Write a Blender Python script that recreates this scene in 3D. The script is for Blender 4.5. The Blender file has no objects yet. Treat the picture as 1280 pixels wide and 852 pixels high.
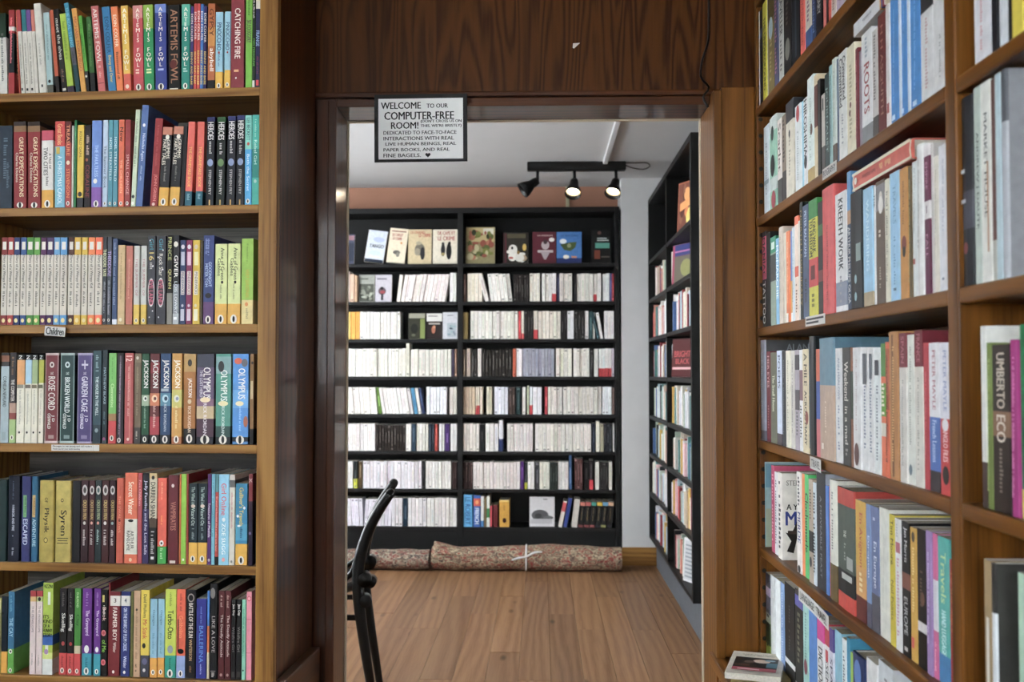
import bpy, bmesh, math, random, colorsys
from mathutils import Vector, Matrix, Euler
random.seed(7)
SC = bpy.context.scene
COL = SC.collection
# ------------------------------------------------------------------ camera
F = 1244.0                      # focal length in pixels of the 1280 x 852 frame (35 mm lens)
EYE = Vector((0.0, 0.0, 1.24))
cam_d = bpy.data.cameras.new('camera'); cam = bpy.data.objects.new('camera', cam_d); COL.objects.link(cam)
cam_d.sensor_width = 36.0; cam_d.lens = F / 1280 * 36.0
cam.location = EYE
cam.rotation_euler = (math.radians(90) + math.atan(39 / F), 0, math.atan(36 / F))
cam_d.clip_start = 0.02; cam_d.clip_end = 60
cam_d.dof.use_dof = True; cam_d.dof.focus_distance = 2.35; cam_d.dof.aperture_fstop = 6.3
SC.camera = cam
CR = Euler(cam.rotation_euler).to_matrix()
def ray(px, py): return (CR @ Vector(((px - 640) / F, -(py - 426) / F, -1.0)))
def at(px, py, Y):
    d = ray(px, py); return EYE + d * (Y / d.y)
# ------------------------------------------------------------------ world, daylight at the windows, exposure
w = bpy.data.worlds.new('overcast_day'); SC.world = w; w.use_nodes = True
w.node_tree.nodes['Background'].inputs[0].default_value = (0.80, 0.88, 1.0, 1)
w.node_tree.nodes['Background'].inputs[1].default_value = 1.0
def area(name, loc, rot, sx, sy, power, col=(1, 1, 1)):
    l = bpy.data.lights.new(name, 'AREA'); l.shape = 'RECTANGLE'; l.size = sx; l.size_y = sy
    l.energy = power; l.color = col
    o = bpy.data.objects.new(name, l); COL.objects.link(o); o.location = loc; o.rotation_euler = rot
    return o
R90 = math.radians(90); XW0 = -2.62
# daylight in the window openings (each stands just outside a window that is built below)
area('daylight_street_window', (-0.75, -2.95, 1.95), (R90 - math.radians(9), 0, 0), 2.6, 1.6, 185, (0.92, 0.97, 1.0))
area('added_side_daylight', (XW0 - 0.22, -0.5, 1.75), (R90 - math.radians(14), 0, -R90), 2.1, 1.3, 175, (0.90, 0.965, 1.0))  # added lamp at an unseen window, to brighten the brown bookcase
area('daylight_garden_window', (-2.68, 4.75, 1.55), (R90 - math.radians(10), 0, -R90), 2.4, 1.7, 175, (0.90, 0.96, 1.0))
SC.view_settings.view_transform = 'Standard'; SC.view_settings.look = 'None'
SC.view_settings.gamma = 1.0; SC.view_settings.use_curve_mapping = False
SC.view_settings.exposure = 0.12
# ------------------------------------------------------------------ helpers
def lin(c):
    c = c / 255.0
    return c / 12.92 if c <= 0.04045 else ((c + 0.055) / 1.055) ** 2.4
def hx(s, k=1.0): return tuple(min(1, lin(int(s[i:i + 2], 16)) * k) for i in (0, 2, 4)) + (1.0,)
def props(o, label=None, cat=None, group=None, kind=None):
    if label: o['label'] = label
    if cat: o['category'] = cat
    if group: o['group'] = group
    if kind: o['kind'] = kind
    return o
def link(name, me, mat=None, parent=None, M=None):
    o = bpy.data.objects.new(name, me); COL.objects.link(o)
    if mat is not None and me is not None and not me.materials: me.materials.append(mat)
    if parent is not None: o.parent = parent
    if M is not None: o.matrix_world = M
    return o
def empty(name, loc=(0, 0, 0), rz=0.0):
    o = bpy.data.objects.new(name, None); COL.objects.link(o); o.location = loc; o.rotation_euler = (0, 0, rz)
    o.empty_display_size = 0.05
    return o
class MB:
    """collects polygons, each with a colour, for one mesh"""
    def __init__(s): s.v = []; s.f = []; s.c = []
    def poly(s, pts, col=None):
        n = len(s.v); s.v += [tuple(p) for p in pts]; s.f.append(tuple(range(n, n + len(pts)))); s.c.append(col)
    def box(s, lo, hi, col=None):
        n = len(s.v); x0, y0, z0 = lo; x1, y1, z1 = hi
        s.v += [(x0, y0, z0), (x1, y0, z0), (x1, y1, z0), (x0, y1, z0), (x0, y0, z1), (x1, y0, z1), (x1, y1, z1), (x0, y1, z1)]
        for q in ((0, 3, 2, 1), (4, 5, 6, 7), (0, 1, 5, 4), (1, 2, 6, 5), (2, 3, 7, 6), (3, 0, 4, 7)):
            s.f.append(tuple(n + i for i in q)); s.c.append(col)
    def add(s, verts, faces, col=None):
        n = len(s.v); s.v += [tuple(p) for p in verts]
        for f in faces: s.f.append(tuple(n + i for i in f)); s.c.append(col)
    def xform(s, M, start=0):
        for i in range(start, len(s.v)): s.v[i] = tuple(M @ Vector(s.v[i]))
    def mesh(s, name, smooth=False):
        me = bpy.data.meshes.new(name); me.from_pydata(s.v, [], s.f); me.update()
        if any(c is not None for c in s.c):
            a = me.color_attributes.new('Col', 'FLOAT_COLOR', 'CORNER'); buf = []
            for p, c in zip(me.polygons, s.c):
                buf += list(c or (0.5, 0.5, 0.5, 1)) * p.loop_total
            a.data.foreach_set('color', buf)
        if smooth: me.polygons.foreach_set('use_smooth', [True] * len(me.polygons))
        return me
    def build(s, name, mat, parent=None, M=None, smooth=False):
        return link(name, s.mesh(name, smooth), mat, parent, M)
def bevelled(lo, hi, r=0.002, seg=2):
    bm = bmesh.new(); bmesh.ops.create_cube(bm, size=1.0)
    for v in bm.verts: v.co = Vector([lo[i] + (v.co[i] + 0.5) * (hi[i] - lo[i]) for i in range(3)])
    r = min(r, 0.45 * min(hi[i] - lo[i] for i in range(3)))
    bmesh.ops.bevel(bm, geom=bm.edges[:], offset=r, segments=seg, affect='EDGES', profile=0.6)
    return bm
def board(name, lo, hi, mat, parent=None, r=0.002, M=None, seg=2):
    bm = bevelled(lo, hi, r, seg); me = bpy.data.meshes.new(name); bm.to_mesh(me); bm.free()
    return link(name, me, mat, parent, M)
def tube(pts, rad, n=10, smooth=3, cap=True):
    """swept round tube along a Catmull-Rom curve; rad a number or one per control point"""
    P = [Vector(p) for p in pts]; R = list(rad) if hasattr(rad, '__len__') else [rad] * len(P)
    Q, QR = [], []
    for i in range(len(P) - 1):
        p0, p1, p2, p3 = P[max(i - 1, 0)], P[i], P[i + 1], P[min(i + 2, len(P) - 1)]
        for k in range(smooth):
            t = k / smooth
            Q.append(0.5 * ((2 * p1) + (p2 - p0) * t + (2 * p0 - 5 * p1 + 4 * p2 - p3) * t * t + (3 * p1 - p0 - 3 * p2 + p3) * t ** 3))
            QR.append(R[i] * (1 - t) + R[i + 1] * t)
    Q.append(P[-1]); QR.append(R[-1])
    V, Fc = [], []; up = None
    for i, q in enumerate(Q):
        d = (Q[min(i + 1, len(Q) - 1)] - Q[max(i - 1, 0)]).normalized()
        if up is None:
            up = Vector((0, 0, 1)) if abs(d.z) < 0.9 else Vector((1, 0, 0))
        s = d.cross(up).normalized(); up = s.cross(d).normalized()
        for k in range(n):
            a = 2 * math.pi * k / n
            V.append(q + (s * math.cos(a) + up * math.sin(a)) * QR[i])
    for i in range(len(Q) - 1):
        for k in range(n):
            a, b = i * n + k, i * n + (k + 1) % n
            Fc.append((a, b, b + n, a + n))
    if cap:
        Fc.append(tuple(reversed(range(n)))); Fc.append(tuple(range((len(Q) - 1) * n, len(Q) * n)))
    return V, Fc
def lathe(prof, n=24):
    V, Fc = [], []
    for r, z in prof:
        for k in range(n):
            a = 2 * math.pi * k / n; V.append(Vector((r * math.cos(a), r * math.sin(a), z)))
    for i in range(len(prof) - 1):
        for k in range(n):
            a, b = i * n + k, i * n + (k + 1) % n
            Fc.append((a, b, b + n, a + n))
    return V, Fc
def shape(name, vf, mat, parent=None, M=None, smooth=True):
    me = bpy.data.meshes.new(name); me.from_pydata([tuple(v) for v in vf[0]], [], vf[1]); me.update()
    if smooth: me.polygons.foreach_set('use_smooth', [True] * len(me.polygons))
    return link(name, me, mat, parent, M)
# ------------------------------------------------------------------ materials
class N:
    def __init__(s, name):
        s.m = bpy.data.materials.new(name); s.m.use_nodes = True; s.t = s.m.node_tree
        s.b = s.t.nodes['Principled BSDF']
    def n(s, typ, **kw):
        x = s.t.nodes.new(typ)
        for k, v in kw.items():
            if k.startswith('i_'):
                key = k[2:]; key = int(key) if key.isdigit() else key.replace('_', ' ')
                x.inputs[key].default_value = v
            else: setattr(x, k, v)
        return x
    def l(s, a, b): s.t.links.new(a, b)
def ramp(nd, stops, mode='LINEAR'):
    e = nd.color_ramp.elements; nd.color_ramp.interpolation = mode
    while len(e) > 1: e.remove(e[-1])
    e[0].position, e[0].color = stops[0]
    for p, c in stops[1:]:
        x = e.new(p); x.color = c
def wood(name, axis, dark, mid, light, rough=0.4, band=9.0, knots=False, coat=0.0, var=0.0, bump=0.15, wave=0.42, spec=0.2):
    """varnished timber, grain along the given axis of the object's own space"""
    k = N(name)
    tc = k.n('ShaderNodeTexCoord'); oi = k.n('ShaderNodeObjectInfo')
    off = k.n('ShaderNodeVectorMath', operation='MULTIPLY_ADD'); off.inputs[1].default_value = (7.3, 11.1, 5.7)
    k.l(oi.outputs['Random'], off.inputs[0]); k.l(tc.outputs['Object'], off.inputs[2])
    mp = k.n('ShaderNodeMapping'); sc = [1.0, 1.0, 1.0]; sc['xyz'.index(axis)] = 0.09; mp.inputs['Scale'].default_value = sc
    k.l(off.outputs[0], mp.inputs['Vector'])
    warp = k.n('ShaderNodeTexNoise', i_Scale=band * 0.35, i_Detail=2.0)
    k.l(mp.outputs[0], warp.inputs['Vector'])
    add = k.n('ShaderNodeVectorMath', operation='MULTIPLY_ADD'); add.inputs[1].default_value = (0.22, 0.22, 0.22)
    k.l(warp.outputs['Color'], add.inputs[0]); k.l(mp.outputs[0], add.inputs[2])
    wv = k.n('ShaderNodeTexWave', wave_type='RINGS', i_Scale=band, i_Distortion=4.5, i_Detail=3.0, i_Detail_Scale=1.2)
    wv.rings_direction = axis.upper()
    k.l(add.outputs[0], wv.inputs['Vector'])
    mp2 = k.n('ShaderNodeMapping'); s2 = [210.0] * 3; s2['xyz'.index(axis)] = 5.0; mp2.inputs['Scale'].default_value = s2
    k.l(off.outputs[0], mp2.inputs['Vector'])
    fib = k.n('ShaderNodeTexNoise', i_Scale=1.0, i_Detail=4.0, i_Roughness=0.65); k.l(mp2.outputs[0], fib.inputs['Vector'])
    big = k.n('ShaderNodeTexNoise', i_Scale=2.5, i_Detail=2.0); k.l(mp.outputs[0], big.inputs['Vector'])
    m1 = k.n('ShaderNodeMix', data_type='FLOAT'); m1.inputs[0].default_value = 1 - wave
    k.l(wv.outputs['Fac'], m1.inputs[2]); k.l(fib.outputs['Fac'], m1.inputs[3])
    m2 = k.n('ShaderNodeMix', data_type='FLOAT'); m2.inputs[0].default_value = 0.30
    k.l(m1.outputs[0], m2.inputs[2]); k.l(big.outputs['Fac'], m2.inputs[3])
    rp = k.n('ShaderNodeValToRGB'); ramp(rp, [(0.30, dark), (0.5, mid), (0.72, light)]); k.l(m2.outputs[0], rp.inputs[0])
    colr = rp.outputs[0]
    if knots:
        vo = k.n('ShaderNodeTexVoronoi', i_Scale=1.0); mp3 = k.n('ShaderNodeMapping')
        s3 = [7.0] * 3; s3['xyz'.index(axis)] = 2.2; mp3.inputs['Scale'].default_value = s3
        k.l(off.outputs[0], mp3.inputs['Vector']); k.l(mp3.outputs[0], vo.inputs['Vector'])
        kr = k.n('ShaderNodeValToRGB'); ramp(kr, [(0.0, (0.25, 0.2, 0.16, 1)), (0.07, (0.55, 0.5, 0.45, 1)), (0.12, (1, 1, 1, 1))]); k.l(vo.outputs['Distance'], kr.inputs[0])
        mm = k.n('ShaderNodeMix', data_type='RGBA', blend_type='MULTIPLY'); mm.inputs[0].default_value = 1.0
        k.l(colr, mm.inputs[6]); k.l(kr.outputs[0], mm.inputs[7]); colr = mm.outputs[2]
    if var:
        hs = k.n('ShaderNodeHueSaturation'); mr = k.n('ShaderNodeMapRange'); mr.inputs[3].default_value = 1 - var; mr.inputs[4].default_value = 1 + var
        k.l(oi.outputs['Random'], mr.inputs[0]); k.l(mr.outputs[0], hs.inputs['Value']); k.l(colr, hs.inputs['Color']); colr = hs.outputs[0]
    k.l(colr, k.b.inputs['Base Color'])
    k.b.inputs['Roughness'].default_value = rough; k.b.inputs['Specular IOR Level'].default_value = spec
    if coat: k.b.inputs['Coat Weight'].default_value = coat; k.b.inputs['Coat Roughness'].default_value = 0.08
    bp = k.n('ShaderNodeBump', i_Strength=bump, i_Distance=0.002); k.l(m1.outputs[0], bp.inputs['Height']); k.l(bp.outputs[0], k.b.inputs['Normal'])
    return k.m
def plain(name, col, rough=0.5, metal=0.0, noise=0.06, scale=30.0, bump=0.0, emit=None, coat=0.0, spec=0.3):
    k = N(name); tc = k.n('ShaderNodeTexCoord')
    nz = k.n('ShaderNodeTexNoise', i_Scale=scale, i_Detail=4.0); k.l(tc.outputs['Object'], nz.inputs['Vector'])
    rp = k.n('ShaderNodeValToRGB')
    ramp(rp, [(0.3, tuple(c * (1 - noise) for c in col[:3]) + (1,)), (0.7, tuple(min(1, c * (1 + noise)) for c in col[:3]) + (1,))])
    k.l(nz.outputs['Fac'], rp.inputs[0]); k.l(rp.outputs[0], k.b.inputs['Base Color'])
    k.b.inputs['Roughness'].default_value = rough; k.b.inputs['Metallic'].default_value = metal; k.b.inputs['Specular IOR Level'].default_value = spec
    if coat: k.b.inputs['Coat Weight'].default_value = coat
    if bump:
        bp = k.n('ShaderNodeBump', i_Strength=bump, i_Distance=0.003); k.l(nz.outputs['Fac'], bp.inputs['Height']); k.l(bp.outputs[0], k.b.inputs['Normal'])
    if emit:
        k.b.inputs['Emission Color'].default_value = emit[:3] + (1,); k.b.inputs['Emission Strength'].default_value = emit[3]
    return k.m
def printed(name, rough, gain=1.0, noise=0.10, coat=0.0):
    """printed paper or card: the colour is the printed colour stored with the mesh"""
    k = N(name); at_ = k.n('ShaderNodeAttribute', attribute_name='Col'); tc = k.n('ShaderNodeTexCoord')
    nz = k.n('ShaderNodeTexNoise', i_Scale=60.0, i_Detail=3.0); k.l(tc.outputs['Object'], nz.inputs['Vector'])
    mr = k.n('ShaderNodeMapRange'); mr.inputs[1].default_value = 0.3; mr.inputs[2].default_value = 0.7
    mr.inputs[3].default_value = gain * (1 - noise); mr.inputs[4].default_value = gain * (1 + noise)
    k.l(nz.outputs['Fac'], mr.inputs[0])
    hs = k.n('ShaderNodeHueSaturation', i_Saturation=0.9); gm = k.n('ShaderNodeGamma', i_Gamma=1.16); k.l(at_.outputs['Color'], gm.inputs['Color']); k.l(gm.outputs[0], hs.inputs['Color']); k.l(mr.outputs[0], hs.inputs['Value'])
    k.l(hs.outputs[0], k.b.inputs['Base Color']); k.b.inputs['Roughness'].default_value = rough; k.b.inputs['Specular IOR Level'].default_value = 0.25
    if coat: k.b.inputs['Coat Weight'].default_value = coat
    return k.m
oak = [hx('6c4722'), hx('936a37'), hx('a67c45')]
OAK = {a: wood('golden_oak_' + a, a, *oak, rough=0.4, band=13, bump=0.2, wave=0.35) for a in 'xyz'}
brn = [hx('482a0e'), hx('6a4219'), hx('7e5020')]
BRN = {a: wood('brown_stained_' + a, a, *brn, rough=0.36, band=10, wave=0.3) for a in 'xyz'}
dkp = [hx('2c1405'), hx('4a260d'), hx('5a3113')]
DKP = {a: wood('varnished_panelling_' + a, a, *dkp, rough=0.4, band=9, coat=0.55, wave=0.3, bump=0.05) for a in 'xz'}
DKY = wood('varnished_panelling_y', 'y', *dkp, rough=0.4, band=9, coat=0.35, wave=0.3, bump=0.05)
hdp = [hx('321808'), hx('48280f'), hx('522e12')]
HDR = wood('header_panelling', 'z', *hdp, rough=0.45, band=24, wave=0.5, spec=0.12)
PLK = wood('pine_floorboard', 'y', hx('6c4a30'), hx('826044'), hx('917052'), rough=0.36, band=9, knots=True, var=0.17, wave=0.3, bump=0.05)
DPLK = wood('dark_floorboard', 'y', hx('2a1a10'), hx('3c281a'), hx('4a3322'), rough=0.45, band=9, var=0.1, wave=0.3)
BACKW = wood('shelf_back_board', 'x', hx('22201f'), hx('4b4844'), hx('77736c'), rough=0.55, band=6)
BLACK = plain('black_stained_pine', hx('0a0a0a'), 0.55, noise=0.25, scale=14)
BLACKEDGE = plain('black_stained_shelf', hx('101010'), 0.5, noise=0.2, scale=14)
GREYK = plain('grey_painted_plinth', hx('55595e'), 0.6, noise=0.1)
WHITEW = plain('white_plaster', hx('c6c6c6'), 0.85, noise=0.03, scale=9, bump=0.05)
CEIL = plain('ceiling_paint', hx('bfbfbf'), 0.9, noise=0.02, scale=5)
SALMON = plain('salmon_wall_paint', hx('ad7f69'), 0.85, noise=0.04, scale=7)
CREAMW = plain('brown_room_paint', hx('4d4136'), 0.85, noise=0.04, scale=7)
COVER = printed('printed_cover', 0.5, gain=1.18); PAPER = plain('page_edges', hx('b9ad95'), 0.85, noise=0.18, scale=220)
WPAPER = plain('white_page_edges', hx('cfc8bb'), 0.85, noise=0.12, scale=220)
INK = printed('printed_lettering', 0.45, gain=1.2, noise=0.05)
GOLDF = printed('gold_foil_cover', 0.3, noise=0.15); GOLDF.node_tree.nodes['Principled BSDF'].inputs['Metallic'].default_value = 0.35
BLKM = plain('black_metal', hx('141414'), 0.42, noise=0.1)
BLKL = plain('black_lacquer', hx('060606'), 0.3, noise=0.1)
CARD = plain('white_card', hx('d9d7d2'), 0.7, noise=0.04)
HOLE = plain('dark_peg_hole', hx('0c0a09'), 0.6)
PINKP = plain('pale_pink_panel', hx('d8c2bc'), 0.6)
STRG = plain('white_string', hx('d8d8d8'), 0.8)
CABLE = plain('dark_cable', hx('17120f'), 0.5)
GREYC = plain('grey_cable', hx('55504c'), 0.5)
GLASS = N('window_glass').m
_g = GLASS.node_tree.nodes['Principled BSDF']; _g.inputs['Transmission Weight'].default_value = 1.0; _g.inputs['Roughness'].default_value = 0.0; _g.inputs['IOR'].default_value = 1.02
BULB = plain('lit_bulb', (1, 0.95, 0.85, 1), 0.4, emit=(1.0, 0.9, 0.72, 9.0))
SHADEIN = plain('spot_reflector', hx('d8c49a'), 0.35, metal=0.4)
def rugmat(name, seed, base, c2, c3, c4):
    k = N(name); tc = k.n('ShaderNodeTexCoord'); mp = k.n('ShaderNodeMapping'); mp.inputs['Location'].default_value = (seed, seed * 2, 0)
    mp.inputs['Scale'].default_value = (1, 1.4, 1.4)
    k.l(tc.outputs['Object'], mp.inputs['Vector'])
    nz = k.n('ShaderNodeTexNoise', i_Scale=12.0, i_Detail=3.0); k.l(mp.outputs[0], nz.inputs['Vector'])
    r1 = k.n('ShaderNodeValToRGB'); ramp(r1, [(0.0, base), (0.42, c4), (0.47, c2), (0.52, c3), (0.56, base), (0.62, c2)], 'CONSTANT'); k.l(nz.outputs['Fac'], r1.inputs[0])
    vo = k.n('ShaderNodeTexVoronoi', i_Scale=30.0); k.l(mp.outputs[0], vo.inputs['Vector'])
    r2 = k.n('ShaderNodeValToRGB'); ramp(r2, [(0.0, c4), (0.28, base), (0.36, c2), (0.5, c3), (0.62, base), (0.75, c4)], 'CONSTANT'); k.l(vo.outputs['Distance'], r2.inputs[0])
    mx = k.n('ShaderNodeMix', data_type='RGBA'); mx.inputs[0].default_value = 0.5
    k.l(r1.outputs[0], mx.inputs[6]); k.l(r2.outputs[0], mx.inputs[7]); k.l(mx.outputs[2], k.b.inputs['Base Color'])
    k.b.inputs['Roughness'].default_value = 0.95
    n2 = k.n('ShaderNodeTexNoise', i_Scale=350.0, i_Detail=2.0); k.l(tc.outputs['Object'], n2.inputs['Vector'])
    bp = k.n('ShaderNodeBump', i_Strength=0.6, i_Distance=0.004); k.l(n2.outputs['Fac'], bp.inputs['Height']); k.l(bp.outputs[0], k.b.inputs['Normal'])
    return k.m
# ------------------------------------------------------------------ vertical frames (fronts of bookcases)
class Frame:
    """front plane of a bookcase: local x runs along the shelves as seen from the front, y goes into the case, z is up from the floor"""
    def __init__(s, ox, oy, ang):
        s.o = Vector((ox, oy, 0)); s.ang = ang
        s.M = Matrix.Translation(s.o) @ Matrix.Rotation(ang, 4, 'Z'); s.I = s.M.inverted()
    def hit(s, px, py, dep=0.0):
        """local (x, z) where the sight line through a picture point meets the plane y = dep"""
        e = s.I @ EYE; d = s.I.to_3x3() @ ray(px, py); t = (dep - e.y) / d.y; p = e + d * t
        return p.x, p.z
YL, YD, YDB, YF = 2.18, 2.50, 2.635, 6.45
LF = Frame(-0.585, YL, -math.radians(3.4))
RF = Frame(0.528, 2.45, -R90)
FF = Frame(0.51, YF, -math.radians(1.2))
SF = Frame(0.69, 6.40, -R90)
# ------------------------------------------------------------------ the setting
def struct(o): o['kind'] = 'structure'; return o
XW = -2.62        # outer wall on the window side of both rooms
def sbox(name, lo, hi, mat, parent=None, r=0.0):
    if r: return board(name, lo, hi, mat, parent, r)
    m = MB(); m.box(lo, hi); return m.build(name, mat, parent)
fl = struct(empty('floor'))
sub = sbox('subfloor', (XW, -2.8, -0.05), (1.3, 6.9, -0.012), plain('subfloor', hx('2a1c10'), 0.9), fl)
pm = {}
PW = 0.133
for i in range(30):                     # every floorboard is a piece of its own
    x0 = XW + i * PW; y = -2.8 - random.random() * 1.2; first = True
    if x0 > 1.25: break
    while y < 6.75:
        L = random.choice([1.1, 1.5, 1.9, 2.3]); y1 = min(y + L, 6.75)
        if y < YD + .05 < y1: y1 = YD + .05          # boards stop at the doorway sill
        a, b = max(y, -2.8), y1
        if b - a > 0.05:
            m = MB(); m.box((x0 + 0.0008, a + 0.0008, -0.012), (min(x0 + PW, 1.28) - 0.0008, b - 0.0008, random.uniform(-0.0004, 0.0004)))
            m.build('plank', DPLK if b <= YD + .05 else PLK, fl)
        y = y1
struct(sbox('ceiling', (XW - .1, -2.9, 2.75), (1.3, YDB, 2.85), CREAMW))
struct(sbox('ceiling_inner_room', (XW - .1, YDB, 2.50), (1.3, 6.9, 2.60), CEIL))
struct(sbox('wall_right', (0.80, -2.9, 0), (0.90, YD, 2.75), CREAMW))
struct(sbox('wall_right_inner', (0.97, YDB, 0), (1.07, 6.9, 2.5), WHITEW))
struct(sbox('wall_back_inner', (XW, 6.74, 0), (1.07, 6.84, 2.5), SALMON))
st = struct(empty('wall_stub'))
sbox('plaster_face', (0.522, 6.452, 0.0), (0.97, 6.74, 2.5), WHITEW, st)
board('baseboard', (0.519, 6.436, 0.0), (0.742, 6.452, 0.118), OAK['x'], st, 0.003)
def window_wall(name, axis, c, a0, a1, z0, z1, wa0, wa1, wz0, wz1, th, mat, wname):
    """wall in the plane axis = c with one window opening, sashes and glass"""
    g = struct(empty(name))
    def bx(n, p0, p1, q0, q1, d0, d1, mt, par):
        lo, hi = ((d0, p0, q0), (d1, p1, q1)) if axis == 'x' else ((p0, d0, q0), (p1, d1, q1))
        return sbox(n, lo, hi, mt, par)
    d0, d1 = c - th, c
    bx('pier', a0, wa0, z0, z1, d0, d1, mat, g); bx('pier', wa1, a1, z0, z1, d0, d1, mat, g)
    bx('apron', wa0, wa1, z0, wz0, d0, d1, mat, g); bx('lintel', wa0, wa1, wz1, z1, d0, d1, mat, g)
    wn = struct(empty(wname)); e0, e1 = c - th * 0.7, c - th * 0.35; fm = plain(wname + '_frame_paint', hx('cfcabf'), 0.5); t = 0.06
    bx('frame_stile', wa0, wa0 + t, wz0, wz1, e0, e1, fm, wn); bx('frame_stile', wa1 - t, wa1, wz0, wz1, e0, e1, fm, wn)
    bx('frame_rail', wa0 + t, wa1 - t, wz0, wz0 + t, e0, e1, fm, wn); bx('frame_rail', wa0 + t, wa1 - t, wz1 - t, wz1, e0, e1, fm, wn)
    mid = (wa0 + wa1) / 2
    bx('mullion', mid - t / 2, mid + t / 2, wz0 + t, wz1 - t, e0, e1, fm, wn)
    em = (e0 + e1) / 2
    bx('pane', wa0 + t, mid - t / 2, wz0 + t, wz1 - t, em - .002, em + .002, GLASS, wn); bx('pane', mid + t / 2, wa1 - t, wz0 + t, wz1 - t, em - .002, em + .002, GLASS, wn)
window_wall('wall_back', 'y', -2.7, XW, 0.80, 0, 2.75, -2.1, 0.6, 0.95, 2.5, 0.1, CREAMW, 'window_1')
window_wall('wall_left', 'x', XW + .06, -2.8, YD, 0, 2.75, -1.6, 0.6, 0.9, 2.2, 0.1, CREAMW, 'window_3')
window_wall('wall_left_inner', 'x', XW + .06, YDB, 6.84, 0, 2.5, 3.5, 6.0, 0.65, 2.4, 0.1, WHITEW, 'window_2')
# the panelled partition with the doorway
XO0, XO1, ZO = -0.517, 0.424, 1.911
pt = struct(empty('wall_partition'))
ZH = 1.943
seams = [-0.70, 0.555]
board('header_panel', (-0.70, YD, ZH), (0.60, YDB - .01, 2.40), HDR, pt, 0.002)
board('header_panel', (-0.70, YD, 2.402), (0.60, YDB - .01, 2.75), HDR, pt, 0.002)
board('post_panel', (-0.72, YD, 0), (XO0 - 0.022, YDB - .01, ZH), DKP['z'], pt, 0.002)
board('post_panel', (XO1 + 0.022, YD - 0.05, 0), (0.5275, YDB - .01, ZH), BRN['z'], pt, 0.002)
board('post_panel', (0.5285, YD, 0), (0.97, YDB - .01, ZH), BRN['z'], pt, 0.002)
board('end_panel', (0.60, YD, ZH), (0.97, YDB - .01, 2.75), HDR, pt, 0.002)
sbox('plaster', (XW + .06, YD, 0), (-0.72, YDB - .01, 2.75), CREAMW, pt)
sbox('back_plaster', (XW + .06, YDB - .009, 0), (XO0 - 0.022, YDB, 2.75), WHITEW, pt)
sbox('back_plaster', (XO1 + 0.022, YDB - .009, 0), (0.97, YDB, 2.75), WHITEW, pt)
sbox('back_plaster', (XO0 - .022, YDB - .009, ZH), (XO1 + .022, YDB, 2.75), WHITEW, pt)
dr = struct(empty('door_1'))
board('jamb', (XO0 - 0.022, YD - 0.012, 0), (XO0, YDB - .004, ZO + .022), DKP['z'], dr, 0.003)
board('jamb', (XO1, YD - 0.062, 0), (XO1 + 0.022, YDB - .004, ZO + .022), BRN['z'], dr, 0.003)
board('head_jamb', (XO0, YD - 0.012, ZO), (XO1, YDB - .004, ZO + 0.022), DKP['x'], dr, 0.003)
board('head_moulding', (-0.60, YD - 0.022, ZO + .0225), (XO1 + .03, YD - 0.0005, ZO + 0.036), DKP['x'], dr, 0.004)
# pale strips painting the inner room's light onto the frame edges
EDGE = plain('painted_lit_edge', hx('c4b49c'), 0.7)
board('lit_edge_strip', (XO0 - .02, YDB - .003, 0), (XO0 + .004, YDB + .006, ZO), EDGE, dr, 0.001)
board('lit_edge_strip', (XO1 - .004, YDB - .003, 0), (XO1 + .02, YDB + .006, ZO), EDGE, dr, 0.001)
board('lit_edge_strip', (XO0, YDB - .003, ZO - .004), (XO1, YDB + .006, ZO + .02), EDGE, dr, 0.001)
# ------------------------------------------------------------------ bookcases
ZL = [LF.hit(316, y)[1] for y in (108, 255, 404.5, 556, 708)]
ZLB = LF.hit(316, 852)[1]
lc = empty('oak_bookcase', LF.o, LF.ang)
props(lc, 'golden oak bookcase of children\'s books beside the doorway with brown varnished side', 'bookcase')
LW = -0.70
board('front_stile', (-0.042, 0.0, 0.0), (0, 0.022, 2.62), OAK['z'], lc, 0.003)
board('side_panel', (-0.034, 0.0225, 0.0), (-0.0005, 0.30, 2.62), DKP['z'], lc, 0.002)
board('side_rail', (0.0, 0.02, 0.44), (0.022, 0.29, ZLB), DKY, lc, 0.004)
board('base_side', (0.0, 0.02, 0.02), (0.012, 0.29, 0.44), DKP['z'], lc, 0.003)
board('side_panel', (LW - .03, 0.0, 0.0), (LW, 0.30, 2.62), OAK['z'], lc, 0.003)
sbox('back_panel', (LW, 0.225, ZLB), (-0.034, 0.24, 2.62), BACKW, lc)
for z in ZL: board('shelf', (LW, 0.004, z - 0.0195), (-0.0425, 0.224, z), OAK['x'], lc, 0.002)
board('shelf', (LW, 0.004, ZL[0] + .26 - 0.0195), (-0.0425, 0.224, ZL[0] + .26), OAK['x'], lc, 0.002)
board('top', (LW, 0.0, 2.60), (-0.0425, 0.224, 2.62), OAK['x'], lc, 0.002)
board('base_top', (LW, 0.002, ZLB - .03), (-0.0425, 0.224, ZLB), OAK['x'], lc, 0.003)
for a, b in ((LW, LW / 2 - .02), (LW / 2 - .018, -0.0425)):
    dd = board('cupboard_door', (a + .002, 0.004, 0.05), (b, 0.022, ZLB - .034), OAK['z'], lc, 0.003)
    shape('knob', lathe([(0.0, -.03), (0.012, -.028), (0.014, -.02), (0.006, -.012), (0.006, 0)], 12), BLKM, dd, Matrix.Translation(Vector((0, 0, 0))))
    k = dd.children[0]; k.parent = dd; k.matrix_parent_inverse = Matrix(); k.matrix_basis = Matrix.Translation(((a + b) / 2, 0.004, 0.4)) @ Matrix.Rotation(-R90, 4, 'X')
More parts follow.
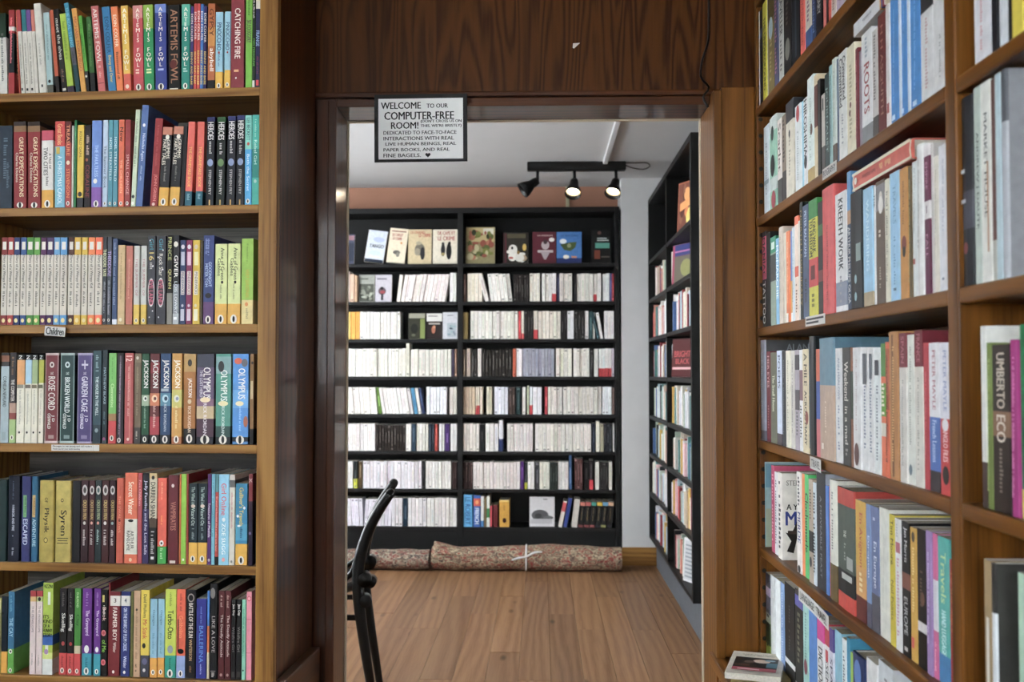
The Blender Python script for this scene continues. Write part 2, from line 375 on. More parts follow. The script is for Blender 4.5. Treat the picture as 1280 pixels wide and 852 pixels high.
# right bookcase
ZR = [1.24 + v for v in (0.643, 0.374, 0.107, -0.163, -0.420)]
ZRB = 0.551
rc = empty('brown_bookcase', RF.o, RF.ang)
props(rc, 'tall brown stained bookcase with drilled uprights running from the doorway towards the viewer', 'bookcase')
XS0, XS1, XE = 1.148, 1.180, 2.33
board('upright', (-0.0, 0.0, ZRB), (0.022, 0.24, 2.62), BRN['z'], rc, 0.002)
board('upright', (XS0, -0.002, ZRB), (XS1, 0.24, 2.62), BRN['z'], rc, 0.003)
board('upright', (XE, 0.0, ZRB), (XE + .03, 0.24, 2.62), BRN['z'], rc, 0.003)
for a, b in ((0.022, XS0), (XS1, XE)):
    sbox('back_panel', (a, 0.24, ZRB), (b, 0.255, 2.62), BRN['x'], rc)
    for z in ZR + [ZR[0] + 0.27]:
        sh = board('shelf', (a + .001, -0.001, z - 0.021), (b - .001, 0.239, z), BRN['x'], rc, 0.004, seg=3)
board('top', (0.0, 0.0, 2.621), (XE + .03, 0.255, 2.645), BRN['x'], rc, 0.003)
hole = lathe([(0.0, 0.0006), (0.0046, 0.0006), (0.0054, 0.0)], 10)
hm = bpy.data.meshes.new('peg_hole'); hm.from_pydata([tuple(v) for v in hole[0]], [], hole[1]); hm.materials.append(HOLE)
z = ZRB + .05
while z < 2.25:
    for yy in (0.009, 0.205):
        if all(not (q - .024 < z < q + .003) for q in ZR):
            o = link('peg_hole', hm, None, rc); o.matrix_basis = Matrix.Translation((0.022, yy, z)) @ Matrix.Rotation(R90, 4, 'Y')
    z += 0.0405
# deeper base cupboard below, its ledge stands proud of the shelves
bc = empty('base_cupboard', RF.o, RF.ang)
props(bc, 'low brown cupboard with a ledge and pale door panels under the brown bookcase', 'cupboard')
BY = -0.112
board('ledge', (-0.048, BY, ZRB - 0.03), (XE + .03, 0.255, ZRB - .0005), BRN['x'], bc, 0.004, seg=3)
board('frame_stile', (-0.048, BY + .012, 0.0), (0.03, BY + .034, ZRB - .0305), BRN['z'], bc, 0.002)
for i in range(4):
    a = 0.032 + i * 0.575; b = a + 0.573
    d = board('door', (a, BY + .016, 0.04), (b, BY + .034, ZRB - .032), BRN['z'], bc, 0.002)
    pn = board('panel', (a + .012, BY + .011, 0.07), (b - .012, BY + .018, ZRB - .036), PINKP, d, 0.001)
board('cupboard_back', (-0.048, 0.24, 0.0), (XE + .03, 0.255, ZRB - .0305), BRN['x'], bc, 0.002)
board('kick_board', (0.03, BY + .035, 0.0), (XE, BY + .05, 0.06), BRN['x'], bc, 0.002)
# ------------------------------------------------------------------ lettering: flat outlines of Blender's own font
_want = {}
def want(s): _want.setdefault(s, None); return s
def make_glyphs():
    tmp = []
    for s in _want:
        c = bpy.data.curves.new('lettering', 'FONT'); c.body = s; c.resolution_u = 2; c.size = 1.0; c.fill_mode = 'FRONT'; c.offset = 0.0
        o = bpy.data.objects.new('lettering', c); COL.objects.link(o); tmp.append((s, o, c))
    dg = bpy.context.evaluated_depsgraph_get()
    for s, o, c in tmp:
        e = o.evaluated_get(dg); me = e.to_mesh()
        v = [(p.co.x, p.co.y) for p in me.vertices]; f = [tuple(p.vertices) for p in me.polygons]
        e.to_mesh_clear()
        if not v: v, f = [(0, 0), (1, 0), (0, 1)], [(0, 1, 2)]
        x0 = min(p[0] for p in v); x1 = max(p[0] for p in v); y0 = min(p[1] for p in v); y1 = max(p[1] for p in v)
        _want[s] = ([((p[0] - x0) / max(x1 - x0, 1e-6), (p[1] - y0) / max(y1 - y0, 1e-6)) for p in v], f, (x1 - x0) / max(y1 - y0, 1e-6))
    for s, o, c in tmp:
        bpy.data.objects.remove(o); bpy.data.curves.remove(c)
class Print:
    """flat print on a face of width W (x) and height H (z), lying at y = yo (towards -y)"""
    def __init__(s, W, H, yo): s.W, s.H, s.yo, s.m = W, H, yo, MB(); s.k = 0
    def put(s, pts2, faces, col):
        s.k += 1; y = s.yo - 0.00004 * s.k
        s.m.add([(x, y, z) for x, z in pts2], faces, col)
    def rect(s, x0, x1, f0, f1, col):
        W, H = s.W, s.H; s.put([(x0 * W, f0 * H), (x1 * W, f0 * H), (x1 * W, f1 * H), (x0 * W, f1 * H)], [(0, 1, 2, 3)], col)
    def oval(s, cx, fz, rx, rz, col, n=14):
        rz = max(1e-4, min(rz, fz * s.H - 2e-4, (1 - fz) * s.H - 2e-4)); rx = max(1e-4, min(rx, cx - 1e-4, s.W - cx - 1e-4))
        s.put([(cx + rx * math.cos(2 * math.pi * i / n), fz * s.H + rz * math.sin(2 * math.pi * i / n)) for i in range(n)], [tuple(range(n))], col)
    def fit(s, asp, L, h, lo=0.35, hi=1.5):
        """letters of height h stretched along L, within limits"""
        st = L / (asp * h)
        if st > hi: L = asp * h * hi
        if st < lo: h = L / (asp * lo)
        return L, h
    def down(s, t, f0, f1, col, hf=0.55, cx=0.5):      # reads downwards along the spine, from f1 to f0
        g, fc, asp = _want[t]; L0 = (f1 - f0) * s.H; L, h = s.fit(asp, L0, hf * s.W)
        zt = f1 * s.H - (L0 - L) / 2; x0 = cx * s.W - h / 2
        for q in ((0, .9) if hf * s.W > .003 else (0,)):
            s.put([(x0 + p[1] * h, zt - p[0] * L - q * h * .045) for p in g], fc, col)
    def flat(s, t, x0, x1, f0, f1, col):               # upright line of text in a box
        g, fc, asp = _want[t]; L0 = (x1 - x0) * s.W; h = (f1 - f0) * s.H; L, h = s.fit(asp, L0, h, 0.5, 1.3)
        xs = x0 * s.W + (L0 - L) / 2; zs = (f0 + f1) / 2 * s.H - h / 2
        for q in (0, .5, 1):
            s.put([(xs + p[0] * L + q * h * .06, zs + p[1] * h) for p in g], fc, col)
    def stack(s, t, f0, f1, col, hf=0.6, cx=0.5):      # upright letters one below the other
        n = len(t); step = (f1 - f0) * s.H / n
        for i, ch in enumerate(t):
            if ch == ' ': continue
            g, fc, asp = _want[ch]; h = step * 0.8; wd = min(asp * h, hf * s.W); z = f1 * s.H - (i + 0.9) * step; x = cx * s.W - wd / 2
            for q in (0, .6): s.put([(x + p[0] * wd + q * h * .1, z + p[1] * h) for p in g], fc, col)
    def dashes(s, f0, f1, col, hf=0.3, cx=0.5, rnd=random):   # print too small to read: a broken line of strokes
        z = f1 * s.H; end = f0 * s.H; h = hf * s.W; st = max(h * 0.55, 0.0011)
        while z - st > end:
            if rnd.random() < 0.86:
                hh = h * rnd.choice((0.7, 0.7, 1.0)); x0 = cx * s.W - h / 2
                s.put([(x0, z - st * 0.62), (x0 + hh, z - st * 0.62), (x0 + hh, z), (x0, z)], [(0, 1, 2, 3)], col)
            z -= st
# ------------------------------------------------------------------ books
def cover_mesh(w, h, d, base, bands, hard, side=None, fore=None):
    t = 0.0026 if hard else 0.0005; t = min(t, w * 0.2); r = min(0.0022 if hard else 0.0009, w * 0.3); bl = min(0.0028, w * 0.1) if hard else 0.0
    out = [(0, d), (0, r), (r * .3, r * .3 - bl * .2), (r, -bl * .5), (w * .5, -bl), (w - r, -bl * .5), (w - r * .3, r * .3 - bl * .2), (w, r), (w, d)]
    inn = [(w - t, d), (w - t, t + .0004), (t, t + .0004), (t, d)]
    prof = out + inn; n = len(prof)
    cuts = sorted({0.0, 1.0} | {round(max(0, min(1, q)), 4) for b in bands for q in b[:2]})
    m = MB(); base_c = hx(base)
    for z in cuts: m.v += [(x, y, z * h) for x, y in prof]
    for i in range(len(cuts) - 1):
        mid = (cuts[i] + cuts[i + 1]) / 2; c = base_c; sc = None
        for f0, f1, cc in bands:
            if f0 <= mid <= f1: c = hx(cc)
        for k in range(n):
            a, b = i * n + k, i * n + (k + 1) % n
            col = c
            if k in (0, len(out) - 2): col = hx(side) if side else c
            if k >= len(out) - 1: col = (0.5, 0.48, 0.44, 1)
            m.f.append((a, b, b + n, a + n)); m.c.append(col)
    top = (len(cuts) - 1) * n
    m.f.append(tuple(range(top, top + n))); m.c.append(base_c)
    m.f.append(tuple(reversed(range(n)))); m.c.append(base_c)
    return m, t, bl
def color_name(s):
    r, g, b = (int(s[i:i + 2], 16) / 255 for i in (0, 2, 4)); h, sa, v = colorsys.rgb_to_hsv(r, g, b); h *= 360
    if v < 0.2: return 'black'
    if sa < 0.16: return 'white' if v > 0.77 else 'pale grey' if v > 0.6 else 'grey' if v > 0.36 else 'charcoal' if v > 0.2 else 'black'
    if sa < 0.3 and v > 0.74: return 'cream' if 20 < h < 75 else 'pale green' if h < 160 else 'pale blue' if h < 260 else 'pale pink'
    if v < 0.27 and sa < 0.35: return 'black'
    nm = 'red' if h < 12 or h > 345 else 'orange' if h < 33 else 'yellow' if h < 62 else 'green' if h < 160 else 'teal' if h < 196 else 'blue' if h < 245 else 'purple' if h < 290 else 'pink'
    if nm == 'orange' and v < 0.72: nm = 'brown' if v < 0.6 else 'tan'
    if nm == 'yellow' and v < 0.62: nm = 'olive'
    return ('dark ' if v < 0.42 else 'light ' if sa < 0.42 and v > 0.6 else '') + nm
def ordw(n):
    s = 'th' if 10 <= n % 100 <= 20 else {1: 'st', 2: 'nd', 3: 'rd'}.get(n % 10, 'th'); return f'{n}{s}'
NUM = ['first', 'second', 'third', 'fourth', 'fifth', 'sixth', 'seventh']
def place(frame, x, y, z, lean=0.0, w=0.0):
    """matrix of a book whose lower corner stands at local x; a leaning book turns about the corner it rests on"""
    if lean >= 0: L = Matrix.Translation((w, 0, 0)) @ Matrix.Rotation(lean, 4, 'Y') @ Matrix.Translation((-w, 0, 0))
    else: L = Matrix.Rotation(lean, 4, 'Y')
    return frame.M @ Matrix.Translation((x, y, z)) @ L
NB = [0]
def make_book(M, w, h, d, base, bands=(), prints=(), hard=False, side=None, label='', group=None, foil=False, name=None, rnd=None):
    NB[0] += 1
    m, t, bl = cover_mesh(w, h, d, base, list(bands), hard, side)
    bk = m.build(name or ('hardback' if hard else 'paperback'), GOLDF if foil else COVER)
    bk.matrix_world = M
    props(bk, label, 'book', group)
    ins = 0.003 if hard else 0.0006
    pg = MB(); pg.box((t + .00005, t + .0005, ins), (w - t - .00005, d - (0.004 if hard else 0.0004), h - ins))
    pg.build('page_block', WPAPER if NB[0] % 3 == 0 else PAPER, bk)
    if prints:
        p = Print(w, h, -bl - 0.00025); rr = rnd or random
        for q in prints:
            k = q[0]
            if k == 'T': p.down(q[1], q[2], q[3], hx(q[4]), *q[5:])
            elif k == 'S': p.stack(q[1], q[2], q[3], hx(q[4]), *q[5:])
            elif k == 'F': p.flat(q[1], q[2], q[3], q[4], q[5], hx(q[6]))
            elif k == 'D': p.dashes(q[1], q[2], hx(q[3]), *(q[4:6]), rnd=rr)
            elif k == 'R': p.rect(q[1], q[2], q[3], q[4], hx(q[5]))
            elif k == 'O': p.oval(w * q[1], q[2], min(q[3] * w, 0.02), q[3] * w * (q[5] if len(q) > 5 else 1.25), hx(q[4]))
            elif k == 'P':   # publisher's oval with a dark bird-like mark
                p.oval(w * .5, q[1], w * .26, w * .36, hx('e0dcd2')); p.oval(w * .5, q[1], w * .1, w * .24, hx('22201e'))
        props(p.m.build('spine_lettering', INK, bk), kind='stuff')
    return bk
# text helper for the data tables: 'T:words:f0:f1:colour:height:centre' ; several separated by |
def parse(s):
    out = []
    for q in filter(None, s.split('|')):
        a = q.split(':'); k = a[0]
        if k in 'TSF': want(a[1]); [want(c) for c in a[1]] if k == 'S' else None
        r = [k]
        for i, x in enumerate(a[1:]):
            if k in 'TSF' and i == 0: r.append(x)
            elif len(x) == 6 and '.' not in x: r.append(x)
            else: r.append(float(x))
        out.append(tuple(r))
    return out
def bands_of(s):
    out = []
    for q in filter(None, s.split('|')):
        a = q.split(':'); out.append((float(a[0]), float(a[1]), a[2]))
    return out
# ------------------------------------------------------------------ what stands on each shelf of the oak bookcase
# foot x0, foot x1, top y, lean (picture points) base colour ; colour blocks ; print ; flags (h hardback, f foil)
AF = 'S:ARTEMIS FOWL:.3:.97:e8e4da:.8|D:.2:.28:d8d0c0:.5|P:.05'
EC = 'T:EOIN COLFER:.5:.98:e8e0d8:.7|T:BENNY AND BABE:.05:.45:d8c060:.6'
WK = 'R:.2:.8:.86:.95:d9d4ca|T:Diary of a Wimpy Kid:.42:.8:3a3430:.5|D:.2:.38:6a645c:.35|O:.5:.05:.28:d8c890'
PC = 'P:.06'
LEFT = [
"""-6 4 17 -4 d4d0c8;.7:1:24402c
5 12.5 12.7 -1.5 a02a2e;.25:.72:22282a|.75:.8:d8d8d0
13.5 17.5 13.5 -6 b5482c
18 26 12.4 -8 cfcac0;.74:1:a63a40;D:.1:.6:8a867c:.3|R:.3:.7:.03:.06:3a3a3a
26 33 12.4 -8 cfcac0;.74:1:2a7a82;D:.1:.6:8a867c:.3|R:.3:.7:.03:.06:3a3a3a
33 39 12.4 -8 cfcac0;.74:1:6a4a88;D:.1:.6:8a867c:.3|R:.3:.7:.03:.06:3a3a3a
39 43 12.4 -8 cfcac0;.74:1:c87a68;-
43.4 54 5 -9.6 d4d0c6;;D:.3:.55:a8a49a:.25|R:.4:.6:.06:.09:3a3a3a;h
54.2 62 16 -7 a9bfbf;.0:.1:5a5a52;D:.4:.85:7a9090:.25|O:.5:.14:.22:2a2a28
62.2 69.8 13 -10 b8562c;.0:.2:2a2220;-
70 79.6 12 -13 211d1c;;T:meet the elves:.3:.98:d8d4cc:.6|D:.12:.28:8a6a5a:.4|R:.2:.8:.02:.05:d0ccc0
79.8 88 17.6 -12 a6bc40;.0:.08:3a2a40;D:.4:.9:7a9a2c:.4
88.6 96 4.2 -17 3f8ca4;.3:.5:5a5a60|.0:.3:1f4a50;T:THE REAL THING:.5:.95:7ac0d0:.6|D:.25:.45:30343a:.4
96.2 103.4 11 -14 cd973a;;T:MICHAEL MORPURGO:.25:.9:a8482c:.55
103.6 108 20 -12 62a83c;.0:.27:1a1a1a;D:.35:.9:3f7a2a:.4|O:.5:.2:.3:d8d4c8
108.5 115 21 -7 3c6a34;.0:.25:181818;D:.3:.9:6a9a58:.35
115.6 127.6 8 -11 c56662;;T:ARTEMIS FOWL:.33:.97:e8e0d8:.55|D:.15:.3:d8b0a8:.3|R:.1:.9:.09:.1:8a3a3a
131 141 9 -10 2b7ca8;;T:EOIN COLFER:.45:.88:14506e:.5|T:Benny and Omar:.1:.42:d8c060:.5
141.2 150 8.6 -9 dd7a32;;T:EOIN COLFER:.52:.9:f0e4d0:.5|D:.12:.46:7a3a20:.35
151 160 7.3 -6 e0b844;.0:.2:d2583e;S:ARTEMIS FOWL:.24:.97:f0ead8:.8|O:.5:.05:.25:e8d8c8
163 175.8 7 -3 c2454e;.85:1:cf8a86;S:ARTEMIS FOWL:.27:.97:eee6da:.8|D:.18:.25:e0c0b0:.5|P:.04
176.6 189.3 6 -3.5 25935c;.72:1:8fae42;S:ARTEMIS FOWL:.27:.97:eee6da:.8|D:.18:.25:d0d8a0:.5|P:.04
190.5 205 5.3 -2.5 38468e;.9:1:6f86c4;S:ARTEMIS FOWL:.27:.97:eee6da:.8|D:.18:.25:b0b8d8:.5|P:.04
207 222 6.3 -2 1b1918;;T:ARTEMIS FOWL:.08:.95:a87a5c:.6|O:.42:.3:.3:6a2a22|R:.1:.8:.0:.02:d0ccc0
222.8 233.6 5.4 -.6 2b8f80;.75:1:5fb09a;S:ARTEMIS FOWL:.27:.97:eee6da:.8|D:.18:.25:b0d0c8:.5|P:.04
233.8 237.6 8 0 473a74;;"""+EC+"""
237.8 241.8 4.5 0 bd3836;;"""+EC+"""
242 246 4.5 0 c53a34;;"""+EC+"""
246.2 250.2 5 0 3a72b6;;"""+EC+"""
250.4 254.4 8 0 3a3066;;"""+EC+"""
255.8 265 4.5 0 b4682e;.0:.1:1c1816|.5:.72:c88a3c;T:GYPSY:.6:.96:5a2c1c:.6|T:abybell:.2:.48:f0ece4:.7
265.4 274.8 15 0 9cc2d0;.0:.22:ddb034;T:PINOCCHIO:.5:.86:24406e:.6|D:.28:.46:5a7a98:.25|O:.5:.47:.14:a03030|P:.04
277 284.6 14.4 0 9cc2d0;.0:.24:ddb034;T:PINOCCHIO:.5:.86:24406e:.6|O:.5:.47:.14:a03030|P:.05
285 302 -6 0 89303a;;T:CATCHING FIRE:.32:.86:ece0d4:.42|D:.16:.2:d8a878:.5|O:.4:.11:.06:f0e8e0
303.6 312 -8 0 7cb645;;T:SKULDUGGERY:.48:.72:5a2a4a:.7|D:.76:.95:4f8030:.3
312.2 316 -5 0 22301f;;T:MISS PEREGRINE:.15:.62:6fae4c:.6|D:.75:.98:d8d4c8:.5|R:.1:.9:.0:.08:dcdad0
316.2 321.6 -5 0 2a2850;.86:1:cfc8bc;T:FRANGE:.45:.62:9ab0d8:.8|D:.14:.34:7a2a50:.4|R:.2:.8:.02:.08:c03038""",
"""-5 12 157 -1 2b3a48;;D:.3:.85:5a6a78:.3|D:.2:.55:5a6a78:.2:.7
14 30 152 -2 8f2027;.88:1:8a6a48|.95:1:3a2a22;T:GREAT EXPECTATIONS:.13:.82:e6d2ae:.34:.62|T:Charles Dickens:.3:.64:e0d4c0:.2:.28|P:.035
32 47.6 152 -2 8f2027;.88:1:8a6a48|.95:1:3a2a22;T:GREAT EXPECTATIONS:.13:.82:e6d2ae:.34:.62|T:Charles Dickens:.3:.64:e0d4c0:.2:.28|P:.035
49 63.7 163 -1.5 dcd8d2;.0:.23:d6a230|.87:1:c04a60;T:A TALE OF:.5:.7:3a3634:.22:.74|T:TWO CITIES:.42:.78:3a3634:.36:.36|D:.27:.4:6a6460:.2|P:.05
65.4 78 151.6 -1 7fb6ca;.71:1:c4342c;T:Great Books:.73:.97:e0a878:.5|T:A CHRISTMAS CAROL:.04:.6:d8e4e8:.42|R:.15:.5:.62:.7:c8b040
78.2 86 151.6 -1 a63a34;.75:1:6a2420;T:TREASURE:.6:.96:e09060:.5|T:STEVENSON:.12:.45:e08a50:.5|O:.5:.52:.28:e0d0b8|P:.05
86.2 88.4 157 -.5 d0ccc4;;-
88.8 92 150 0 2f7a4a;;D:.4:.9:70b080:.4
92.8 101 156 0 d6b83a;.0:.12:343238;T:ROALD DAHL:.6:.92:8a6a20:.35|O:.5:.16:.3:22201e
102 110 157 0 281b1b;;T:CORALINE:.12:.52:8a3a38:.6|D:.6:.88:c8b0a0:.4|O:.4:.58:.2:b06a40
111 123.5 150.5 0 6a8ac6;.0:.23:8858a6;T:THE FAULTLESS:.35:.72:b8d0ea:.35|O:.4:.3:.2:e8e4dc|P:.04
125 131.4 150 0 b8c6d6;;T:The Summer Book:.12:.8:5a6a88:.5|P:.04
132 137.7 150 0 5896a4;;T:NOEL STREATFEILD:.15:.95:d0e0e4:.5|P:.04
137.9 144 150 0 5896a4;;T:NOEL STREATFEILD:.15:.95:d0e0e4:.5|P:.04
145 152 149.5 0 d6683e;;T:New:.74:.92:2a1a14:.6|T:THE CHILDREN:.15:.55:e8b890:.4|P:.04
153 159.8 149.5 0 9a3438;;T:SMALL CHANGE:.14:.6:d8a8a0:.5|P:.04
160.8 166.6 137 5 c8d2ba;;D:.4:.9:8a9880:.4|O:.5:.1:.3:22282a|O:.5:.03:.3:e8e8e0
167 175.6 131.5 7 5874a6;;T:Nicholas Again:.45:.72:d8e0ec:.5|D:.25:.42:a8b8d0:.25|O:.5:.8:.2:e4e4e4
184.8 194.5 148 6 98232b;;T:JOHN GREEN:.06:.36:d88078:.5|D:.45:.92:b04a48:.25|O:.5:.02:.2:d0b0a8
195.4 207.7 159 5 2d2c2e;.0:.235:d6a632|.9:1:c07f66;T:GRIMMS:.6:.84:e8e0d0:.34:.68|T:FAIRY TALES:.52:.84:e8e0d0:.34:.3|D:.3:.5:8a8680:.2|O:.55:.87:.2:e8e4d8|P:.05
209.3 221.6 158 5 2d2c2e;.0:.235:d6a632|.9:1:c07f66;T:GRIMMS:.6:.84:e8e0d0:.34:.68|T:FAIRY TALES:.52:.84:e8e0d0:.34:.3|D:.3:.5:8a8680:.2|O:.55:.87:.2:e8e4d8|P:.05
222.2 227.6 158 4 19191b;;-
228.4 237.2 152 4 d6604e;.0:.17:2a6674;T:THE GRAVEYARD BOOK:.22:.7:e8b860:.4|D:.05:.14:8ab0b8:.35
242 251 152 2 d6604e;.0:.17:2a6674;T:THE GRAVEYARD BOOK:.22:.7:e8b860:.4|D:.05:.14:8ab0b8:.35
254.8 265 146 1 22242c;.95:1:2b3068|.0:.05:22242c;T:HEROES:.74:.94:e4e0dc:.7|D:.56:.72:b8b4b0:.35|O:.5:.48:.36:8a98b8|T:STEPHEN FRY:.12:.4:c8c4c0:.32|R:.42:.58:.0:.06:c8a860
267.8 278.6 146 1 222c26;.94:1:2f5a34;T:HEROES:.74:.94:e4e0dc:.7|D:.56:.72:b8b4b0:.35|O:.5:.48:.36:6a8a58|T:STEPHEN FRY:.12:.4:c8c4c0:.32|R:.42:.58:.0:.06:c8a860
281 291.4 145 1 22242c;.95:1:2b3068;T:HEROES:.74:.94:e4e0dc:.7|D:.56:.72:b8b4b0:.35|O:.5:.48:.36:8a98b8|T:STEPHEN FRY:.12:.4:c8c4c0:.32|R:.42:.58:.0:.06:c8a860
293 303 144 .6 22242c;.95:1:2b3068;T:HEROES:.74:.94:e4e0dc:.7|D:.56:.72:b8b4b0:.35|O:.5:.48:.36:8a98b8|T:STEPHEN FRY:.12:.4:c8c4c0:.32|R:.42:.58:.0:.06:c8a860
303.4 312.4 144 0 48a4d2;.62:1:86cabc;T:LEE BECKETT:.72:.97:2a4a5a:.5|T:Beth the Secret:.12:.6:d8e8ee:.4|O:.5:.68:.2:c85a40|P:.04
312.8 321.8 143.5 0 4aae9e;.3:.62:2f8f84;T:Rebel Girl:.45:.72:c8e4dc:.4|D:.75:.95:a0d0c4:.25|O:.5:.26:.2:a8c8c0""",
"\n".join(f"{a} {b} 296.5 0 cdc6ba;.8:1:{c}|.0:.11:{c};{WK}" for a, b, c in (
 (-.5, 7.1, '8a2b2b'), (7.4, 15, 'a83631'), (15.2, 22.9, '2b3a70'), (23.1, 31, '3a5a90'), (31.3, 40, '4b8a3b'), (40.3, 48, '6aa64a'), (48.2, 56.2, '5a2b5a'), (56.5, 65, '4a2b5e'), (65.3, 73, '6a9ec6'), (73.3, 82, '5896c4'),
 (83.5, 90.8, '5a3020'), (91, 99.2, 'cfa828'), (100.2, 107.6, 'cfb032'), (108.4, 117, 'dd7a2a'), (117.4, 126.4, 'e4642c')))+"""
126.8 132 296 0 3a3c44;;T:THEODORE TATE:.55:.86:e0e0b0:.75|D:.1:.5:9a9aa0:.4|P:.05
132.4 138 296 0 4e505a;;T:THEODORE:.55:.84:b8a0d0:.75|D:.1:.5:a8a8b0:.4|P:.05
139 145.2 298 0 3f5276;.0:.06:d0d4dc;D:.2:.95:8a9ab8:.4
145.6 154.8 306 0 c8ae82;;D:.3:.9:a88e64:.25|O:.5:.06:.2:d8d0b8
156 164.4 307 0 b8705e;;D:.3:.85:d09a88:.25
165.8 173 307 0 cac8c2;.0:.25:d6b84c;T:THE SUMMER OF:.3:.9:b07a78:.4|P:.05
174.8 182 307 0 cac8c2;.0:.25:d6b84c;T:THE SUMMER OF:.3:.9:b07a78:.4|P:.05
183 193 295 0 46464c;;T:Girl:.85:.97:4a98a8:.5|T:16:.72:.82:d0b868:.6|D:.6:.7:b8b4b0:.4|O:.5:.36:.42:d0ccc8:4.2|O:.5:.36:.34:4a3a40:4.6|T:EVE LAND:.22:.5:c85a78:.5|O:.3:.08:.08:e8e8e8|O:.7:.66:.08:e8e8e8|O:.3:.95:.08:e8e8e8|O:.7:.15:.08:e8e8e8
193.8 206 295 0 46464c;;T:Girl:.85:.97:4a98a8:.4|T:Rock Star:.55:.8:d0ccc0:.4|O:.5:.36:.36:d0ccc8:4.2|O:.5:.36:.29:4a3a40:4.6|T:EVE LAND:.22:.5:c85a78:.42|O:.3:.08:.07:e8e8e8|O:.7:.84:.07:e8e8e8|O:.2:.76:.07:e8e8e8|O:.7:.62:.07:e8e8e8
207.2 214.4 294 0 26221c;.0:.35:8a8880;T:PRINCE:.72:.98:b8b878:.6|T:QUINN:.4:.62:c8c078:.6
214.8 222.8 294 0 2a2a2c;.0:.45:8f9398|.0:.12:b4b8bc;T:GIVER:.52:.78:e8e4dc:.6|T:LOIS LOWRY:.12:.48:d8dce0:.45|O:.45:.9:.35:d8d4c8|R:.2:.7:.05:.08:e8e8e8
223 231 300 0 38466c;;R:.2:.8:.35:.63:d6d0c8|T:PENDERWICKS:.36:.62:3a4a70:.4|R:.2:.8:.7:.86:b8bcc8|O:.5:.92:.3:d0ccd0|R:.2:.8:.04:.18:c0c0cc|O:.5:.22:.2:c0c0cc
231.4 239 300 0 8a2c5e;;R:.2:.8:.35:.63:d6d0c8|T:PENDERWICKS:.36:.62:8a3a60:.4|R:.2:.8:.7:.86:d8b8c8|O:.5:.92:.3:d0ccd0|R:.2:.8:.04:.18:d0c0cc|O:.5:.22:.2:d0c0cc
239.3 248.8 300 0 cfb034;;R:.2:.75:.35:.63:dcd6c8|T:PENDERWICKS:.36:.62:6a5a30:.35|R:.2:.75:.7:.86:e0d8a8|O:.45:.92:.25:c8b8a0|R:.2:.75:.04:.18:e0dcc0|O:.45:.22:.18:d0c8a8
249.2 252.4 301 0 4a3a22;;-
253 266.4 294 0 3b4a7e;.0:.25:6b4b78;T:GOODNIGHT:.42:.7:b0c0e0:.3:.64|T:MISTER TOM:.42:.68:b0c0e0:.26:.3|D:.76:.96:8a98c8:.2|D:.78:.96:8a98c8:.2:.3|O:.5:.32:.3:1c1a24:.8|P:.05
267.8 283 304.6 0 cfd69a;.0:.25:d6a63a;T:Anne of Green:.55:.95:3a4428:.3:.62|T:Gables:.6:.82:3a4428:.26:.34|D:.3:.5:9aa070:.14|O:.6:.52:.1:2a2a22|P:.06
283.8 299.6 304.3 0 cfd69a;.0:.25:d6a63a;T:Anne of Green:.55:.95:3a4428:.3:.62|T:Gables:.6:.82:3a4428:.26:.34|D:.3:.5:9aa070:.14|O:.6:.52:.1:2a2a22|P:.06
301 315.8 298 0 99bd52;.0:.28:d6c68c;T:VERY SEASONAL:.3:.64:b8a83a:.3|D:.7:.94:7a9a40:.14|O:.45:.23:.14:d08a4a|D:.04:.18:a89870:.2""",
